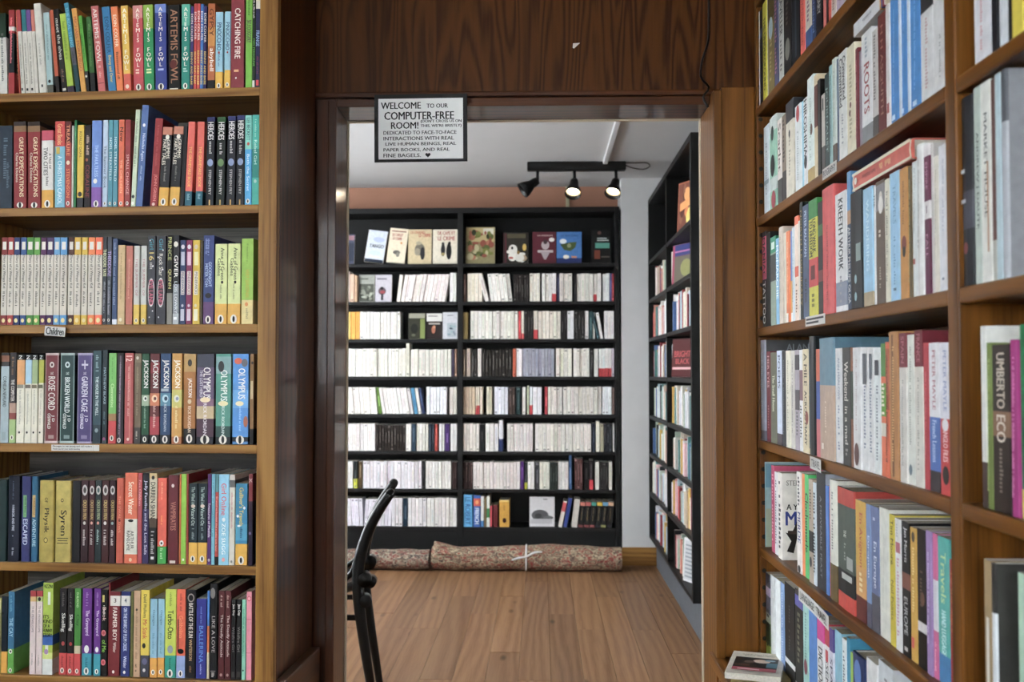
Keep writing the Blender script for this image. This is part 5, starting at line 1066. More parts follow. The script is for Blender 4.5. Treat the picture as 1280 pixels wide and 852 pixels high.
# the two books lying on the cupboard ledge
pa = at(912, 812, 2.36); zb = ZRB + 0.0006
c0 = Vector((at(950, 838, 2.24).x, 2.21, zb))
def flat_book(name_label, cx, cy, z, wd, hg, th, yaw, base, items, hard, pages=None):
    """closed book lying on its back; local x to the fore edge, cover up"""
    M = Matrix.Translation((cx, cy, z)) @ Matrix.Rotation(yaw, 4, 'Z') @ Matrix.Translation((-wd / 2, hg / 2, 0)) @ Matrix(((0, 1, 0, 0), (0, 0, -1, 0), (-1, 0, 0, th), (0, 0, 0, 1)))
    # local book x (thickness) -> down, y (depth) -> right, z (height) -> towards the viewer
    bk = make_book(M, th, hg, wd, base, [], [], hard, None, name_label, 'books lying on the cupboard ledge')
    p = Print(wd, hg, -0.0003)
    for q in items:
        if q[0] == 'F': p.flat(q[1], q[2], q[3], q[4], q[5], hx(q[6]))
        elif q[0] == 'R': p.rect(q[1], q[2], q[3], q[4], hx(q[5]))
        elif q[0] == 'O': p.oval(q[1] * wd, q[2], q[3] * wd, q[4] * wd, hx(q[5]), 14)
        elif q[0] == 'D':
            rr = random.Random(3); x = q[1]
            while x < q[2]:
                p.rect(x, x + .012, q[3], q[3] + .025 * rr.choice((1, .7)), hx(q[4])); x += .02 if rr.random() < .85 else .035
    if items:
        pr = p.m.build('front_cover_print', INK, bk)
        # print x -> book y, print z -> measured from the far edge (book z = hg - z), print -y -> outward (book -x)
        pr.matrix_basis = Matrix(((0, 1, 0, 0), (1, 0, 0, 0), (0, 0, -1, hg), (0, 0, 0, 1)))
    return bk
flat_book('thick tan-edged book lying under the cream paperback on the cupboard ledge', 0.492, 2.262, zb, 0.125, 0.19, 0.022, -0.22, 'a08c4e', [], True)
flat_book('cream paperback with a dark picture lying on top of the ledge pile', 0.482, 2.268, zb + 0.0232, 0.118, 0.178, 0.013, -0.30, 'd2cbbd',
          [('D', .2, .85, .86, '5a5650'), ('D', .25, .8, .79, '5a5650'), ('R', .1, .9, .12, .70, '2e2c2b'), ('R', .1, .9, .12, .25, 'a84a58'), ('R', .2, .6, .16, .2, 'd8b8b8'), ('O', .6, .55, .16, .12, 'c8b8a8'), ('O', .38, .5, .1, .1, '6a5a50'), ('R', .7, .9, .3, .5, '4a7a88'), ('O', .75, .6, .1, .06, '8aa8b0'), ('R', .12, .4, .3, .4, '5a4038')], False)
# ------------------------------------------------------------------ shelf tags
def tag_card(frame, px, py, wd, hg, dep, texts, label, roll=0.0, curl=0.0):
    x, z = frame.hit(px, py, dep); m = MB(); n = 8
    pts = [(wd * i / n - wd / 2) for i in range(n + 1)]
    yy = lambda u: -curl * (u / wd + .5) ** 2
    top = [(u, yy(u), hg / 2) for u in pts]; bot = [(u, yy(u), -hg / 2) for u in pts]; t = 0.0005
    for i in range(n):
        m.poly([bot[i], bot[i + 1], top[i + 1], top[i]])
        m.poly([(top[i][0], top[i][1] + t, top[i][2]), (top[i + 1][0], top[i + 1][1] + t, top[i + 1][2]), (bot[i + 1][0], bot[i + 1][1] + t, bot[i + 1][2]), (bot[i][0], bot[i][1] + t, bot[i][2])])
    m.poly([(p[0], p[1] + (t if k else 0), p[2]) for p, k in ((top[0], 0), (top[0], 1), (bot[0], 1), (bot[0], 0))])
    m.poly([(p[0], p[1] + (t if k else 0), p[2]) for p, k in ((bot[n], 0), (bot[n], 1), (top[n], 1), (top[n], 0))])
    o = m.build('shelf_tag', CARD); o.matrix_world = frame.M @ Matrix.Translation((x, dep, z)) @ Matrix.Rotation(roll, 4, 'Y')
    props(o, label, 'tag', 'shelf tags')
    p = Print(wd, hg, -0.0004)
    for q in texts:
        if q[0] == 'F': p.flat(q[1], q[2], q[3], q[4], q[5], hx(q[6]))
        elif q[0] == 'R': p.rect(q[1], q[2], q[3], q[4], hx(q[5]))
    k = p.m
    k.v = [(v[0] - wd / 2, v[1] + yy(v[0] - wd / 2), v[2] - hg / 2) for v in k.v]
    k.build('tag_lettering', INK, o)
tag_card(LF, 69.5, 414, 0.052, 0.021, 0.0015, [('F', 'Children', .06, .92, .12, .9, '161616')], 'small white tag hand-lettered Children on the third oak shelf', 0.08, 0.006)
tag_card(LF, 94, 559.5, 0.112, 0.0135, 0.0012, [('F', 'Messages to our young and old readers', .03, .85, .55, .9, '2a2a2a'), ('F', 'Thank you for your understanding', .03, .6, .12, .44, '2a2a2a'), ('R', .88, .885, .05, .95, 'b0aca4')], 'long white strip with two printed lines on the fourth oak shelf', 0.0)
tag_card(RF, 1036.5, 213, 0.088, 0.020, -0.0025, [('F', 'BIOGRAPHY', .06, .94, .2, .8, '2a2a44')], 'white tag with dark capitals on the second shelf of brown bookcase')
tag_card(RF, 1018.5, 400, 0.135, 0.019, -0.0025, [('R', .05, .95, .58, .78, '3a3a40'), ('R', .05, .7, .2, .42, '3a3a40')], 'white tag with two printed lines on third shelf of brown bookcase')
tag_card(RF, 1021, 580, 0.096, 0.024, -0.003, [('F', 'TRAVEL', .1, .9, .2, .8, '2a2a2a')], 'curled white tag on the fourth shelf of brown bookcase', 0.0, 0.006)
tag_card(RF, 1019, 759, 0.245, 0.026, -0.003, [('F', 'LANGUAGE', .05, .5, .2, .8, '26262a'), ('F', 'TRAVEL', .58, .94, .2, .8, '26262a')], 'long white tag in dark capitals on the lowest shelf of brown bookcase', 0.0, 0.010)
# ------------------------------------------------------------------ sign over the doorway
sg = empty('door_sign', at(526, 160, YD - 0.026)); sg.location.y = YD - 0.026
sg.rotation_euler = (0, math.radians(-0.4), 0)
props(sg, 'hand-lettered white paper sign on black card hanging over the doorway', 'sign')
SW, SH = 0.234, 0.171
board('backing_card', (-SW / 2, -0.002, -SH / 2), (SW / 2, 0.002, SH / 2), plain('black_card', hx('121212'), 0.6), sg, 0.0006)
pw, ph = 0.213, 0.153
pp = board('paper', (-pw / 2, -0.0028, -ph / 2 - .002), (pw / 2, -0.0021, ph / 2 - .002), plain('sign_paper', hx('f2f2f0'), 0.8, noise=0.02), sg, 0.0002)
p = Print(pw, ph, -0.0030); ik = hx('191919')
def signline(t, x0, x1, z0, z1): p.flat(t, x0, x1, z0, z1, ik)
signline('WELCOME', .03, .50, .83, .94); signline('TO OUR', .57, .82, .84, .91)
signline('COMPUTER-FREE', .07, .89, .65, .78); signline('ROOM!', .15, .47, .50, .61)
signline("(DON'T CROSS US ON", .50, .98, .585, .645); signline("THIS, WE'RE BRISTLY)", .50, .98, .51, .57)
signline('DEDICATED TO FACE-TO-FACE', .06, .92, .405, .465); signline('INTERACTIONS WITH REAL', .06, .89, .31, .37)
signline('LIVE HUMAN BEINGS, REAL', .06, .94, .215, .275); signline('PAPER BOOKS, AND REAL', .06, .84, .12, .18); signline('FINE BAGELS.', .06, .50, .03, .09)
hp = []
for i in range(24):
    t_ = 2 * math.pi * i / 24; hp.append((.585 * pw + 16 * math.sin(t_) ** 3 * .00042, .062 * ph + (13 * math.cos(t_) - 5 * math.cos(2 * t_) - 2 * math.cos(3 * t_) - math.cos(4 * t_)) * .00040))
p.put(hp, [tuple(range(24))], ik)
k = p.m; k.v = [(v[0] - pw / 2, v[1], v[2] - ph / 2 - .002) for v in k.v]
k.build('sign_lettering', INK, pp)
# cable down the header, scrap of paper
cp = [at(x, y, YD - 0.006) for x, y in ((886, -30), (886, 20), (885, 52), (878, 74), (876, 96), (881, 118), (874, 130), (880, 142))]
for i, q in enumerate(cp): q.y = YD - 0.006 if i < 5 else YD - 0.068
o = shape('cable', tube(cp, 0.0028, 8), CABLE); props(o, 'thin dark cable running down the header panel to the door frame', 'cable')
m = MB(); q0 = at(720.5, 57.5, YD - .0012); tri = [(-.0095, -.004), (-.0085, .007), (.009, .008), (.003, .002), (-.006, -.006)]
m.poly([(x, 0, z) for x, z in tri]); m.poly([(x, .0006, z) for x, z in reversed(tri)])
for i in range(5):
    (xa, za), (xb, zb_) = tri[i], tri[(i + 1) % 5]; m.poly([(xa, 0, za), (xa, .0006, za), (xb, .0006, zb_), (xb, 0, zb_)])
o = m.build('paper_scrap', CARD); o.location = (q0.x, YD - .0012, q0.z); props(o, 'torn white paper scrap stuck on the dark header panel', 'paper')
# ------------------------------------------------------------------ black bookcases in the inner room
YS = [329, 376.5, 423.5, 470.5, 517.8, 564.2, 611.5, 659]
ZF = [FF.hit(640, y)[1] for y in YS]
ZT = FF.hit(640, 259)[1]
fx = lambda px: FF.hit(px, 465)[0]
fc = empty('black_bookcase', FF.o, FF.ang); props(fc, 'wide black bookcase of white paperbacks facing the doorway across the inner room', 'bookcase')
FX0, FX1, FX2, FX3 = fx(383), fx(572), fx(578.5), fx(769)
board('side', (FX3, 0, 0.0), (0.0, 0.25, ZT), BLACK, fc, 0.002)
board('divider', (FX1, 0, 0.0), (FX2, 0.25, ZT - .036), BLACK, fc, 0.002)
board('side', (FX0 - .03, 0, 0.0), (FX0, 0.25, ZT), BLACK, fc, 0.002)
board('top', (FX0, -0.001, ZT - .035), (FX3, 0.25, ZT), BLACK, fc, 0.002)
for xa, xb in ((FX0, FX1), (FX2, FX3)):
    sbox('back_panel', (xa, 0.24, 0.05), (xb, 0.25, ZT - .036), BLACK, fc)
    for z in ZF: board('shelf', (xa + .0005, 0.001, z - .022), (xb - .0005, 0.24, z), BLACKEDGE, fc, 0.002)
    board('kick_board', (xa + .0005, 0.004, 0.0), (xb - .0005, 0.022, ZF[-1] - .0225), BLACK, fc, 0.002)
sc_ = empty('black_bookcase', SF.o, SF.ang); props(sc_, 'tall black bookcase along the side wall of the inner room, seen edge-on through doorway', 'bookcase')
S1, S2 = 0.90, 1.79
ZST = 2.345
ZSB = 0.19
board('side', (0.0, 0, ZSB), (0.022, 0.27, ZST), BLACK, sc_, 0.002); board('divider', (S1, 0, ZSB), (S1 + .03, 0.27, ZST - .031), BLACK, sc_, 0.002); board('side', (S2, 0, ZSB), (S2 + .035, 0.27, ZST), BLACK, sc_, 0.002)
board('top', (0.022, 0, ZST - .03), (S2, 0.27, ZST), BLACK, sc_, 0.002)
board('bottom', (0.022, 0, ZSB), (S2, 0.27, ZSB + .022), BLACK, sc_, 0.002)
board('plinth', (0.0, 0.045, 0.0), (S2 + 1.0, 0.27, ZSB - .0005), GREYK, sc_, 0.003)
for xa, xb in ((0.022, S1), (S1 + .03, S2)):
    sbox('back_panel', (xa, 0.26, ZSB + .022), (xb, 0.27, ZST - .031), BLACK, sc_)
    for z in ZF[:-1]: board('shelf', (xa + .0005, 0.001, z - .022), (xb - .0005, 0.26, z), BLACKEDGE, sc_, 0.002)
# ------------------------------------------------------------------ the far rows: hundreds of slim spines, one mass
rs = random.Random(11)
def jit(c, v=0.07):
    k = 1 + rs.uniform(-v, v * .4); return tuple(min(1, q * k * (1 + rs.uniform(-.02, .02))) for q in c[:3]) + (1,)
def slab(m, frame, x, wd, y, z, h, d, col, lean=0.0, foot=None, mark=True):
    n0 = len(m.v); r = min(.0012, wd * .2)
    pr = [(0, d), (0, r), (r, 0), (wd - r, 0), (wd, r), (wd, d)]; n = len(pr)
    levels = [0, h] if not foot else [0, foot[0] * h, h]
    for q in levels: m.v += [(a_, b_, q) for a_, b_ in pr]
    for i in range(len(levels) - 1):
        c = hx(foot[1]) if foot and i == 0 else col
        for k_ in range(n):
            a_, b_ = n0 + i * n + k_, n0 + i * n + (k_ + 1) % n; m.f.append((a_, b_, b_ + n, a_ + n)); m.c.append(c if k_ < n - 1 else (.6, .56, .5, 1))
    t_ = n0 + (len(levels) - 1) * n
    m.f.append(tuple(range(t_, t_ + n))); m.c.append((.6, .56, .5, 1)); m.f.append(tuple(reversed(range(n0, n0 + n)))); m.c.append(col)
    if mark:
        lum = sum(col[:3]) / 3; ink = tuple(q * rs.uniform(.62, .86) for q in col[:3]) + (1,) if lum > .2 else tuple(min(1, q * 2.5 + .12) for q in col[:3]) + (1,)
        f0, f1 = rs.uniform(.15, .4), rs.uniform(.6, .9); cx = wd * .5; q = wd * rs.uniform(.06, .12)
        m.poly([(cx - q, -.0003, f0 * h), (cx + q, -.0003, f0 * h), (cx + q, -.0003, f1 * h), (cx - q, -.0003, f1 * h)], ink)
        if rs.random() < .35:
            ink = tuple(q_ * .5 for q_ in ink[:3]) + (1,) if lum > .2 else ink
            q = wd * .3; zc = rs.choice((.05, .9)) * h
            m.poly([(cx - q, -.0003, zc), (cx + q, -.0003, zc), (cx + q, -.0003, zc + .05 * h), (cx - q, -.0003, zc + .05 * h)], ink)
    m.xform(place(frame, x, y, z, lean, wd), n0)
FAR = {  # per shelf: x0 x1 count colour top lean [foot share, foot colour]
 1: "426 436 2 d4c6be 338|436.5 441.8 1 cfb09a 342|442.2 445.6 1 c8a888 343|495 499.5 1 dcd4cc 342 4|500 556 12 e0d6d2 342 6|562 570 2 dfdbd8 340|579 582.2 1 5a4236 342|584 602.5 4 ddd5c6 341|606.4 612 1 dfdbd4 344 -9|613 640.6 6 dfdbd4 341 -4|642 661 6 2d2622 342|662 675 3 d8d2c6 341|677.5 690 3 dcd8d4 341|690.2 695.6 1 dcd8d4 341 0 .27 b83038|696.6 699.2 1 3a3a58 342|699.6 715.6 3 d8d2c8 341|718 721 1 2b2727 343|721.4 742 4 d8d4cc 341|742.4 746.4 1 dcd8d0 341 0 .25 b83038|746.8 752 1 d8d4cc 341|754 762.5 2 dedede 341|763 765.4 1 4a4a80 341|765.6 768 1 ae2b33 341",
 2: "426 438 2 d4b45e 389|438.4 449 2 dda028 389|449.4 500 12 d8d4cf 389|578.6 584.4 1 a08c55 389|588 647.6 13 d9d5cd 388|648 651.4 1 b62b33 388|651.8 655 1 d5cdc0 388 0 .2 b84040|655.4 666.6 3 2b2725 388|667 672.6 1 d5cdc0 388 0 .33 b82b30|673 701 6 d8d0c4 388|701.4 709 2 2b2727 388|709.4 717.5 2 dedede 388|718 731 3 2b2725 388|731.6 736 1 e1e1dd 388|737 741 1 3b5a5a 388|741.6 744 1 dcdcd8 390|746.4 750.6 1 2b4a50 390 -8|751 754.6 1 e1e1dd 390 -6|756 768 3 d9d9d5 388",
 3: "426 507 18 d9d5cc 435|507.4 512 1 d8d4c4 428|513 564 11 d5d1c8 436|564.6 567.6 1 3a304b 436|568 571 1 8a6c5c 436|579 581.6 1 8a7b6b 436|583 588 1 b6a697 435|589 596 2 3a3531 436|597 601.6 1 d9d1c9 435|602 640 9 2b251f 436|641 645 1 c5613d 435|645.4 652.6 2 e1dddd 435|653 693 10 a3a3af 435|695 715 4 d9d5c9 435|717 737 5 d9d5cd 435|738 742 1 2b2727 436|743 748 1 d9d9d5 435|749 764.6 4 d9d9d5 435 0 .3 b02b31|765 768 1 c5bdc5 435",
 4: "426 472 11 d9d5cd 483 -3|472.8 477.6 1 5b7a2d 483 -4|478 517 9 d9d5d1 484 -5|518 522.6 1 4b8aae 484 -5|523 527 1 d8d4d0 484 -5|527.4 531 1 2b3b60 484 -5|533 558 6 d9d9dd 483|562 571 2 cfc7bf 483|579 589.6 3 c5b19b 483|590 594 1 c8b49c 483|594.4 599.4 2 d9ccbd 483 0 .32 b02b31|600 603 1 d9ccbd 483|608 615 2 d5cdb7 483|618 635 4 d9d9e1 483|636 644 2 4b3b35 484|645 651 1 1f3a3a 483|653 657 1 dedad6 483|659 661 1 d5d5bd 481|662 665.6 1 d9d9dd 483 0 .34 b82b31|666 677 2 d9d9dd 483|681 684.6 1 ae2b39 483|685 703 5 d5d1c9 483|704 752 10 d5d1c9 483|753 764.6 3 dee1e1 483|765 768 1 9a8179 484",
 5: "426 469 9 d9d5d1 529|469.4 507 10 2b211b 530|507.4 514 2 d9d5cd 529|514.4 520 1 2b4151 529|520.4 535.4 4 d5d1c9 529|536 543 2 2b3745 529|543.4 547 1 a63b2d 529|549 555.4 2 d9d5d5 529|556 562 1 4b2b6a 529|563 571 2 d9d5d5 529|579 599 5 d9d1c9 529|599.4 605.6 1 1d1d1d 530|607 623 3 d9d5d1 529|623.6 628.8 1 e1e1e1 525 0 .4 2b3a68|634 666 8 d9d1cd 529|669 739 15 d9d5cd 529|740 744 1 2b3141 529|745 749.6 1 e1ddcd 526|750.2 754.6 1 a6a28a 529|755 765 3 23252b 529|766 768 1 cfcfcb 529",
 6: "426 441.4 3 d9d5d1 576|442 447 1 2b3131 576 0 .35 c8cc30|448 453 1 5b4b2d 576|454 527 17 d9d5d9 576|527.4 531 1 1f1f23 576|532 564 8 d9d5d1 576|565 571 2 3b2521 577|579 591 4 3b2521 577|591.4 650 14 d9d1cd 577|650.6 655 1 5b2b78 576|655.4 659 1 2b3131 577 0 .25 c8cc30|659.6 668 2 dedad6 577|669 674 1 3b3b41 577|674.4 687 3 d5d1c5 577|687.4 697 3 2b3531 577|697.4 710.6 3 d5d1cd 577|711 714.6 1 4b6a90 568|718 728 3 5a3a38 572|730 735.6 1 221d1d 577|736.4 741.4 1 2b2125 575 0 .33 c83040|744 749 1 d9d5cd 577|750 760 3 2b2725 577|761 765 1 d5d1c5 577",
 7: "426 455 6 d9d5dd 622 -2|455.4 489 8 d5d1d9 623 2|490 503.4 3 d9d5d5 622|504 510 1 1f3a4b 622|510.4 533 5 d9d5d5 622|534 571 8 d9d5d1 622"}
m = MB()
for r_, txt in FAR.items():
    z = ZF[r_]
    for run in txt.split('|'):
        q = run.split(); x0, x1 = float(q[0]), float(q[1]); n = int(q[2]); c = hx(q[3]); yt = float(q[4]); le = float(q[5]) if len(q) > 5 else 0
        foot = (float(q[6]), q[7]) if len(q) > 7 else None
        a, b = fx(x0), fx(x1); h = FF.hit((x0 + x1) / 2, yt)[1] - z - .001; st = (b - a) / n
        a = max(a, FX0 + .001)
        for i in range(n):
            if a + i * st + st > (FX1 if a < FX1 else FX3): break
            lean = math.atan2(fx(x0 + le) - fx(x0), h) if le else 0.0
            slab(m, FF, a + i * st + .0002, st * math.cos(lean) * .93, 0.012 + rs.uniform(-.003, .006), z + .0004, h * rs.uniform(.975, 1.0) / math.cos(lean) * (.985 if lean else 1), .11, jit(c, .12), lean, foot)
o = m.build('white_paperbacks', COVER); props(o, 'rows of slim white and dark paperback spines filling the wide black bookcase', 'books', None, 'stuff')
m = MB(); PALS = ['dcdad4', 'd8d0c0', 'cfcfd4', 'e0e0de', 'c8b8a8', 'b8453f', 'a8b8a8', '4a6a98', '2b2b30', 'd08a78', 'b0c0c8', 'c8a850', '8a2b33', 'd9b8b8', '5a8a88', 'e0dcd0']
SCOV = {(1, 1): (1.04, S2), (3, 1): (1.0, S2), (7, 1): (1.36, S2)}
for r_ in range(8):
    z = ZF[r_] if r_ < 7 else ZSB + .022
    for c_, (xa, xb) in enumerate(((0.03, S1 - .01), (S1 + .035, S2 - .01))):
        if r_ == 0: continue
        x = xa + rs.uniform(0, .05) + (0.22 if r_ == 1 and c_ == 0 else 0); cv = SCOV.get((r_, c_))
        if r_ == 7: x += .1
        while True:
            wd = rs.choice((.012, .016, .02, .024, .03)); 
            if cv and x + wd > cv[0] and x < cv[1]: x = cv[1]; continue
            if x + wd > xb: break
            h = rs.uniform(.15, .205); slab(m, SF, x, wd, .02 + rs.uniform(-.005, .02), z + .0004, h, rs.uniform(.12, .17), jit(hx(rs.choice(PALS)), .15)); x += wd + .0006
            if rs.random() < .04: x += .04
o = m.build('mixed_books', COVER); props(o, 'rows of mixed coloured books filling the black bookcase on the side wall', 'books', None, 'stuff')
# ------------------------------------------------------------------ covers turned to the front
def face_out(frame, x0, x1, h, z, y, th, base, spine, items, label, tilt=8, group=None, yaw=0.0, roll=0.0):
    wd = x1 - x0; t = math.radians(tilt)
    M = frame.M @ Matrix.Translation((x0, y + th + .001, z + .0008 + wd * math.sin(abs(roll)))) @ Matrix.Rotation(yaw, 4, 'Z') @ Matrix.Rotation(-t, 4, 'X') @ Matrix.Rotation(roll, 4, 'Y') @ Matrix.Translation((0, -th * math.sin(t) * 0, th * math.sin(t))) @ Matrix.Rotation(-R90, 4, 'Z')
    bk = make_book(M, th, h, wd, spine, [], [], False, base, label, group, name='picture_book')
    cover_print(bk, th, wd, h, items)
    return bk
GF = 'books turned cover-forward in the black bookcases'
def fo(x0, x1, y0, r_, *a, **k):
    z = ZF[r_]; h = FF.hit((x0 + x1) / 2, y0)[1] - z
    return face_out(FF, fx(x0), fx(x1), h / math.cos(math.radians(k.get('tilt', 8))), z, 0.03, *a, group=GF, **k)
def blotch(cols, n, seed, box=(0.05, .95, .05, .95), big=.16):
    rr = random.Random(seed); return [('O', rr.uniform(box[0] + big * .6, box[1] - big * .6), rr.uniform(box[2] + .08, box[3] - .08), rr.uniform(.3, 1) * big, rr.uniform(.3, 1) * big, rr.choice(cols)) for _ in range(n)]
fo(424, 440.5, 292, 0, .012, '55586a', '303848', [('R', .05, .95, .8, .95, 'a07880'), ('R', .05, .95, .1, .7, '3a4050')], 'dark cover half hidden by the door frame on the top black shelf')
fo(453, 477, 289, 0, .02, 'c5cbd6', 'c9b07a', [('O', .6, .72, .3, .14, 'aab4cc'), ('R', .02, .98, .0, .1, '2a3444'), ('F', 'TANGO', .15, .9, .46, .57, '1a1c22'), ('O', .5, .3, .3, .12, 'b8c4da'), ('R', .2, .8, .16, .19, 'd8d0b0')], 'white and blue cover leaning beside the cream cover on the top black shelf', roll=.13)
fo(481, 504, 286, 0, .02, 'd9cdb6', 'c2a26e', [('R', .1, .9, .9, .93, '8a4a40'), ('F', 'DE CAPE ET', .15, .75, .76, .86, 'a03c38'), ('F', 'LE CRIME', .2, .7, .66, .74, 'a03c38'), ('O', .5, .3, .2, .12, '6a6660'), ('O', .58, .24, .1, .14, '8a867c'), ('O', .7, .58, .05, .07, 'c8862c')], 'cream cover with red heading, tallest of the leaning ones on the top black shelf', roll=.10)
fo(508.5, 538, 286, 0, .015, 'c6b592', 'b09a6a', [('F', 'LE GRAND', .1, .7, .88, .95, 'a8423a'), ('F', 'LE CRIME', .45, .95, .78, .88, 'a8423a'), ('O', .5, .42, .22, .26, '7a7468'), ('O', .62, .3, .1, .28, '3c3a3c'), ('O', .4, .35, .12, .16, '9a9280'), ('O', .45, .6, .12, .08, 'a89e88')], 'beige cover with red title and a grey figure on the top black shelf', tilt=5)
fo(539.5, 570.5, 286, 0, .015, 'd3cab8', 'b0a078', [('F', 'DE CAPE ET', .2, .9, .84, .95, 'a03a36'), ('F', 'LE CRIME', .2, .9, .68, .8, 'a03a36'), ('O', .42, .4, .09, .26, '2c2a2e'), ('O', .42, .58, .06, .07, '2c2a2e'), ('O', .66, .36, .11, .34, '1e1e22'), ('O', .68, .6, .06, .07, '1e1e22'), ('O', .42, .28, .08, .06, '9a8a5a')], 'pale cover with red title and two dark standing figures', tilt=5)
fo(581, 618, 283, 0, .015, '8d8460', '5a5038', [('R', .03, .97, .6, .98, 'b0a072'), ('R', .6, .95, .8, .96, 'c2bfb0')] + blotch(['5c6434', '8a4a38', 'b0a884', '3a4028', 'a86a50', '74783c'], 46, 4, big=.13), 'large green and brown illustrated comic cover, first beside the divider on top shelf', tilt=5)
fo(629, 660, 290, 0, .014, '37332c', '6a2838', [('R', .05, .12, .02, .98, '5a2430'), ('R', .15, .9, .82, .96, '5a5440')] + blotch(['d0ccc4', 'c4bcb0', 'd8d4cc', 'a89078'], 14, 9, (.12, .95, .03, .66), .2) + [('O', .85, .52, .08, .14, 'c8a850'), ('O', .35, .5, .05, .06, '2a2624'), ('O', .6, .35, .06, .08, '8a7040'), ('O', .3, .18, .1, .05, 'b05a50')], 'dark comic cover with white crowd beside the maroon cover', tilt=5)
fo(665.5, 695, 289, 0, .012, '5e2230', '4a1a26', [('F', 'LA MAISON', .08, .98, .86, .91, 'c0b0a8'), ('O', .55, .58, .17, .2, 'b0a4a4'), ('O', .55, .68, .09, .1, '4a3a3c'), ('R', .22, .88, .34, .42, 'b8acac'), ('G', [(.35, .36), (.75, .36), (.58, .12), (.5, .12)], 'a89c9e'), ('O', .82, .75, .12, .09, 'd8d4d0')], 'maroon cover with a pale sitting figure next to the blue cover', tilt=5)
fo(696, 727.5, 289, 0, .012, '3a74ae', '2a5a90', [('R', .0, 1., .0, .16, '22346a'), ('F', 'LE BATEAU', .08, .95, .85, .91, '244a7a'), ('G', [(.14, .6), (.5, .66), (.8, .68), (.75, .5), (.55, .38), (.3, .42)], '4c5c34'), ('O', .5, .56, .08, .09, '8a9070'), ('O', .26, .7, .14, .1, 'cfd4d4'), ('O', .38, .2, .12, .08, 'd4d0c0'), ('R', .6, .8, .17, .22, 'c8803a')], 'blue cover with a green boat shape on the top black shelf', tilt=5)
fo(740, 764, 286, 0, .014, '1d1c1c', '141414', [('O', .42, .9, .1, .09, '6a5048'), ('R', .25, .95, .62, .78, '2a302c'), ('R', .2, .95, .44, .6, '5c9a8a'), ('R', .3, .9, .66, .69, 'b8bcb8'), ('R', .3, .8, .72, .75, 'b8bcb8'), ('R', .15, .45, .12, .38, '7a3c24'), ('R', .5, .95, .16, .2, '5a5650')], 'black cover with teal block, last before the white wall stub', tilt=5)
fo(446.5, 466.4, 343, 1, .014, '9a9c94', 'c0a890', [('R', .04, .96, .02, .66, '55574e'), ('R', .1, .6, .82, .88, '6a6c66')] + blotch(['3a3c36', '8a8c80', '6a6c60', 'a8aa9c'], 16, 21, (.05, .95, .03, .62), .16), 'grey photographic cover on the second black shelf', tilt=3)
fo(467.4, 488, 343, 1, .014, 'b9b4bb', 'a8a4aa', [('R', .1, .7, .82, .88, '7a7680'), ('O', .42, .4, .24, .24, '6a5a60'), ('O', .45, .36, .16, .1, '983c46'), ('O', .4, .5, .1, .1, '2c2a2e'), ('R', .35, .5, .06, .3, '3a3a40')], 'pale mauve cover with a red and dark figure on second black shelf', tilt=3)
fo(509.5, 530.4, 391, 2, .012, '3d3d2f', '2a2a20', [('R', .02, .98, .8, .98, '9a9888'), ('R', .7, .98, .02, .78, '7f8a4e'), ('O', .35, .4, .22, .3, '25251f'), ('O', .3, .15, .12, .08, '6a6a58')], 'dark cover with green stripe, third black shelf', tilt=3)
fo(531.8, 552, 391, 2, .012, '2a1d1a', '1c1412', [('R', .02, .98, .68, .98, 'c9c7c2'), ('R', .1, .7, .86, .9, '7a7874'), ('O', .45, .36, .12, .24, 'a4664a'), ('O', .5, .46, .08, .1, 'c08a68'), ('R', .15, .85, .56, .62, 'a8a49c')], 'half white half dark cover with reddish figure, third black shelf', tilt=3)
fo(552.6, 571, 390, 2, .012, 'bdbec2', 'a8a8ac', [('R', .3, .7, .86, .9, '8a8a90'), ('R', .3, .9, .08, .6, 'a2aab0')] + blotch(['4a5660', '7a8690', '2e363c', '90a4a8'], 10, 33, (.3, .9, .08, .58), .12), 'pale grey cover with small dark squares, third black shelf', tilt=3)
fo(661.5, 693, 622, 7, .014, 'c4c2c2', '9a9898', [('R', .04, .96, .02, .98, 'cccacb'), ('O', .42, .38, .34, .22, '5c5c5e'), ('O', .75, .3, .2, .08, '6c6c6e'), ('R', .05, .9, .1, .26, 'b4b2b4'), ('R', .55, .72, .9, .93, '6a6a6a'), ('O', .35, .36, .14, .1, '444446')], 'white cover with a grey curled animal alone on the lowest black shelf', tilt=3)
def far_book(x0, x1, yt, base, bands, pr, label, hard=True, le=0.0):
    a, b = fx(x0), fx(x1); z = ZF[7]; h = FF.hit((x0 + x1) / 2, yt)[1] - z - .001; lean = math.atan2(fx(x0 + le) - fx(x0), h) if le else 0.0
    make_book(place(FF, a, .012, z + .0005, lean, (b - a) * math.cos(lean)), (b - a) * math.cos(lean), h, .15, base, bands, pr, hard, None, label, 'books on the lowest shelf of the far black bookcase')
far_book(579.4, 590.4, 618, '5aa8d2', [], [('T', 'LE ROBERT', .08, .92, '1c4a86', .6)], 'thick light blue dictionary by the divider on the lowest black shelf')
far_book(592, 600.4, 619, '2f62a8', [(.66, .9, 'c8503a'), (.9, 1, '2f62a8')], [('T', 'FRENCH', .1, .6, 'e0e8ee', .6), ('O', .5, .78, .25, 'e0a060')], 'dark blue dictionary with orange block on the lowest black shelf')
far_book(601, 604.6, 620, 'd2d2d0', [(.0, .2, '3a7ab0')], [], 'thin white book with blue foot on the lowest black shelf', False)
far_book(605, 608, 622, '7a6a4a', [], [], 'thin olive brown book on the lowest black shelf', False)
far_book(608.4, 612, 620, 'd2d4cc', [(.3, .6, '4a8a5a')], [], 'thin white and green book on the lowest black shelf', False)
far_book(612.4, 615, 632, 'c03a4a', [], [], 'thin bright red booklet on the lowest black shelf', False)
far_book(616.6, 622, 631, '6a1c24', [], [], 'dark maroon book next to the yellow one on the lowest black shelf', False)
